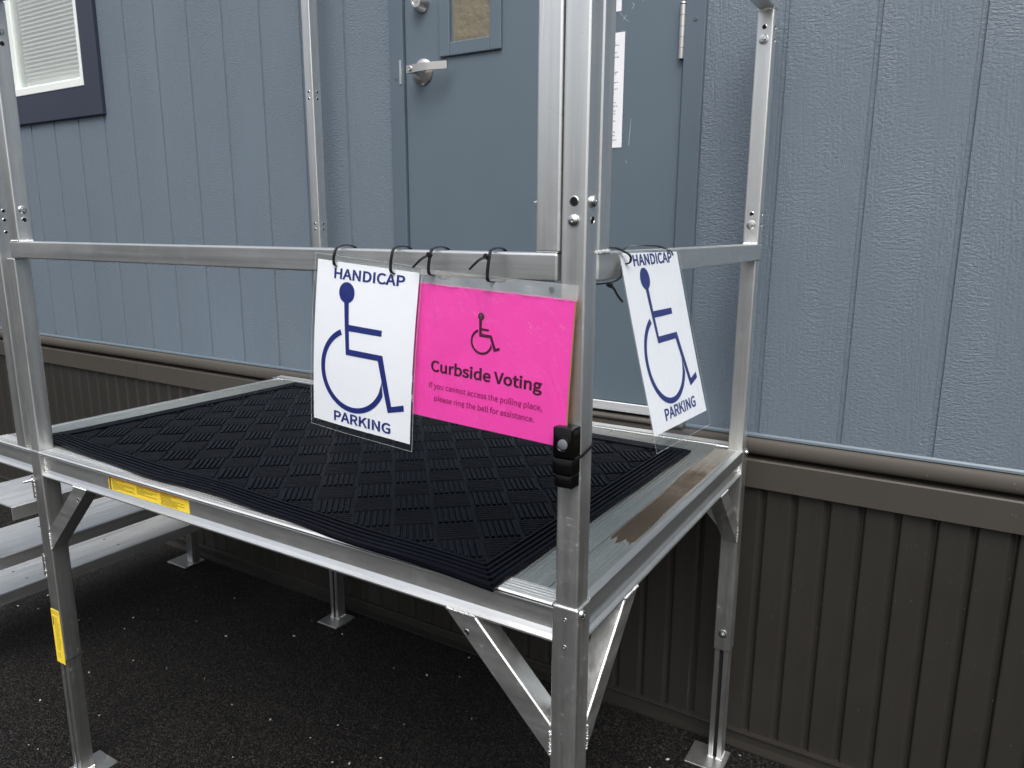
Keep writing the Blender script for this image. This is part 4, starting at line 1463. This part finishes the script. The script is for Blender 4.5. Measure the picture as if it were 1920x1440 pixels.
def loop_front(x, zh, xs=0.010, yf=-0.020):
    return [(x, -0.004, zh - 0.002), (x, yf - 0.003, zh), (x - 0.0005, yf - 0.005, zh + 0.012), (x + 0.002, yf - 0.002, 0.532), (x + xs * 0.4, -0.006, 0.5372), (x + xs * 0.8, 0.014, 0.5390), (x + xs, 0.034, 0.5368), (x + xs * 1.1, 0.0435, 0.530), (x + xs, 0.0425, 0.505), (x + xs * 0.7, 0.036, 0.4915), (x + xs * 0.4, 0.014, 0.4885), (x, -0.004, zh - 0.002)]
tie('black cable tie, leftmost, through the top left hole of the front white sign', loop_front(-0.450, 0.5065, -0.012), (1, 0, 0))
tie('black cable tie through the top right hole of the front white sign', loop_front(-0.328, 0.4985, -0.012), (1, 0, 0))
for x, zh, hx, tx, lab in ((-0.253, 0.4985, -0.253, -0.280, 'black cable tie with a short cut tail at the left of the pink sign'), (-0.146, 0.4925, -0.149, -0.175, 'black cable tie with a short cut tail at the middle of the pink sign')):
    pts = loop_front(x, zh, -0.010)
    tie(lab, pts, (1, 0, 0), head=(hx, -0.0235, 0.5275), tail=[(hx, -0.025, 0.527), (hx - 0.010, -0.029, 0.522), (tx, -0.030, 0.5085)])
def loop_side(y, zh, ys, xo=0.009):
    return [(0.004, y, zh - 0.002), (xo + 0.006, y, zh), (xo + 0.008, y - 0.003, zh + 0.010), (xo, y - 0.012, 0.5355), (0.002, y - 0.026 * ys, 0.5400), (-0.016, y - 0.044 * ys, 0.5412), (-0.034, y - 0.054 * ys, 0.5385), (-0.0435, y - 0.056 * ys, 0.528), (-0.0425, y - 0.055 * ys, 0.503), (-0.034, y - 0.050 * ys, 0.4900), (-0.012, y - 0.045 * ys, 0.4880), (0.006, y - 0.02 * ys, 0.4945), (0.004, y, zh - 0.002)]
tie('black cable tie with long hanging tail at near top corner of the side sign', loop_side(0.117, 0.5180, 1.0), (0, 1, 0),
    head=(0.001, 0.078, 0.4868), tail=[(0.001, 0.079, 0.486), (0.002, 0.092, 0.480), (0.002, 0.108, 0.468), (0.002, 0.126, 0.4585)])
tie('black cable tie at the far top corner of the side sign near the wall', loop_side(0.300, 0.5180, 1.4), (0, 1, 0))

# ------------------------------------------------------------------ door bell on the corner post
bell = thing('door_bell', 'black push button door bell unit strapped to the corner post under the pink sign', 'door bell', (-0.0125, -0.012, 0.198))
def rbox(bm, x0, x1, y0, y1, z0, z1, r, b=0.0022):
    """box with large rounded vertical-front corners"""
    pts = []
    for cx, cz, a0 in ((x1 - r, z1 - r, 0), (x0 + r, z1 - r, 90), (x0 + r, z0 + r, 180), (x1 - r, z0 + r, 270)):
        for k in range(6):
            a = R(a0 + 18 * k)
            pts.append((cx + r * math.cos(a), cz + r * math.sin(a)))
    t = bmesh.new()
    front = [t.verts.new((x, y0, z)) for x, z in [((px_ - (x0 + x1) / 2) * (1 - b * 2 / (x1 - x0)) + (x0 + x1) / 2, (pz_ - (z0 + z1) / 2) * (1 - b * 2 / (z1 - z0)) + (z0 + z1) / 2) for px_, pz_ in pts]]
    mid = [t.verts.new((x, y0 + b, z)) for x, z in pts]
    back = [t.verts.new((x, y1, z)) for x, z in pts]
    n = len(pts)
    t.faces.new(front); t.faces.new(back[::-1])
    for a, c in ((front, mid), (mid, back)):
        for i in range(n):
            t.faces.new((a[i], a[(i + 1) % n], c[(i + 1) % n], c[i]))
    bmesh.ops.recalc_face_normals(t, faces=t.faces)
    merge(bm, t)
bm = BM()
rbox(bm, -0.0372, -0.0045, -0.0215, 0.0030, 0.2420, 0.2890, 0.0035)
lathe(bm, [(0.0112, 0.0), (0.0112, 0.0008), (0.0104, 0.0012), (0.0094, 0.0004), (0.0094, 0.0)], (-0.0205, -0.0215, 0.2640), (0, -1, 0), 36)
obj('case', bm, M['blackplastic'], bell, smooth=True)
bm = BM()
lathe(bm, [(0.0078, 0.0), (0.0078, 0.0010), (0.0071, 0.0016), (0.0, 0.0018)], (-0.0205, -0.0215, 0.2640), (0, -1, 0), 36)
obj('push_button', bm, M['button'], bell, smooth=True)
bm = BM()
rbox(bm, -0.0370, -0.0047, -0.0213, 0.0030, 0.2185, 0.2417, 0.0010, 0.0007)
obj('case', bm, M['blackplastic'], bell, smooth=True)
bm = BM()
rbox(bm, -0.0345, -0.0052, -0.0200, 0.0030, 0.1975, 0.2183, 0.002, 0.0016)
bx = obj('battery_cover', bm, M['blackplastic'], bell, smooth=True)
bm = BM()
strap(bm, spline([(-0.006, -0.0135, 0.2415), (-0.0035, -0.004, 0.2425), (-0.0018, 0.006, 0.2440), (-0.0016, 0.022, 0.2475), (-0.0014, 0.040, 0.2515), (-0.006, 0.0435, 0.2520), (-0.036, 0.0435, 0.2510), (-0.0435, 0.038, 0.2495), (-0.0435, 0.010, 0.2460), (-0.0400, -0.004, 0.2435), (-0.0365, -0.0135, 0.2425)], 6), (0, 0, 1), 0.0026, 0.0008)
obj('strap', bm, M['nylon'], bell, smooth=True)

# ------------------------------------------------------------------ notices taped to the door
def notice(label, x0, x1, z0, z1, rows, torn=False):
    root = thing('paper_notice', label, 'notice', ((x0 + x1) / 2, DY - 0.001, z0), 'paper notices taped to the door')
    bm = BM()
    box(bm, x0, x1, DY - 0.0014, DY - 0.0009, z0, z1)
    obj('paper', bm, M['paper'], root)
    bm = BM()
    bars(bm, (x0, DY - 0.0018, z1), UX, DZ, rows, 0.0026, 0)
    obj('lettering', bm, M['grey'], root)
    bm = BM()
    quad(bm, (x0, DY - 0.0024, z1), UX, DZ, -0.006, x1 - x0 + 0.005, -0.004, z1 - z0 + 0.004, 0)
    obj('clear_sleeve', bm, M['sleeve'], root)
W2 = 0.216
rows = [(0.12, 0.19, 0.025), (0.15, 0.2, 0.031)]
v = 0.050
while v < 0.295:
    e = random.choice([0.195, 0.185, 0.2, 0.19, 0.17])
    rows.append((0.02, e, v))
    if random.random() < 0.5:
        rows.append((0.02, e - random.uniform(0, 0.02), v + 0.0045)); v += 0.0045
    v += random.choice([0.0075, 0.0095, 0.013])
notice('long white printed notice taped to the grey door behind the corner post', -0.421 - W2, -0.421, 0.795, 1.098, rows)
notice('upper white notice taped to the grey door, cut by the picture top', -0.434 - W2, -0.434, 1.152, 1.43, [(0.02, 0.19, 0.03 + 0.012 * k) for k in range(18)])
for pts in ([(-0.440, 1.150), (-0.424, 1.132), (-0.412, 1.122)], [(-0.415, 1.190), (-0.398, 1.186), (-0.390, 1.176)], [(-0.402, 1.168), (-0.398, 1.160), (-0.404, 1.154)], [(-0.374, 1.196), (-0.371, 1.180), (-0.373, 1.168)], [(-0.420, 1.140), (-0.428, 1.128)], [(-0.408, 0.76), (-0.404, 0.752)], [(-0.395, 0.870), (-0.400, 0.800)]):
    bm = BM()
    P_ = spline([Vector((x, DY - 0.0003, z)) for x, z in pts], 6)
    for a_, b_ in zip(P_, P_[1:]):
        d_ = (b_ - a_).normalized() * 0.0004
        nn = Vector((-d_.z, 0, d_.x)) * random.uniform(0.6, 2.2)
        bm.faces.new([bm.verts.new(q) for q in (a_ - nn, b_ - nn, b_ + nn, a_ + nn)])
    bmesh.ops.remove_doubles(bm, verts=bm.verts, dist=0.0006)
    obj('scrape_mark', bm, M['grey_paint'], door)
# object-level tidy up
for o in bpy.data.objects:
    if o.type == 'MESH':
        o.data.update()
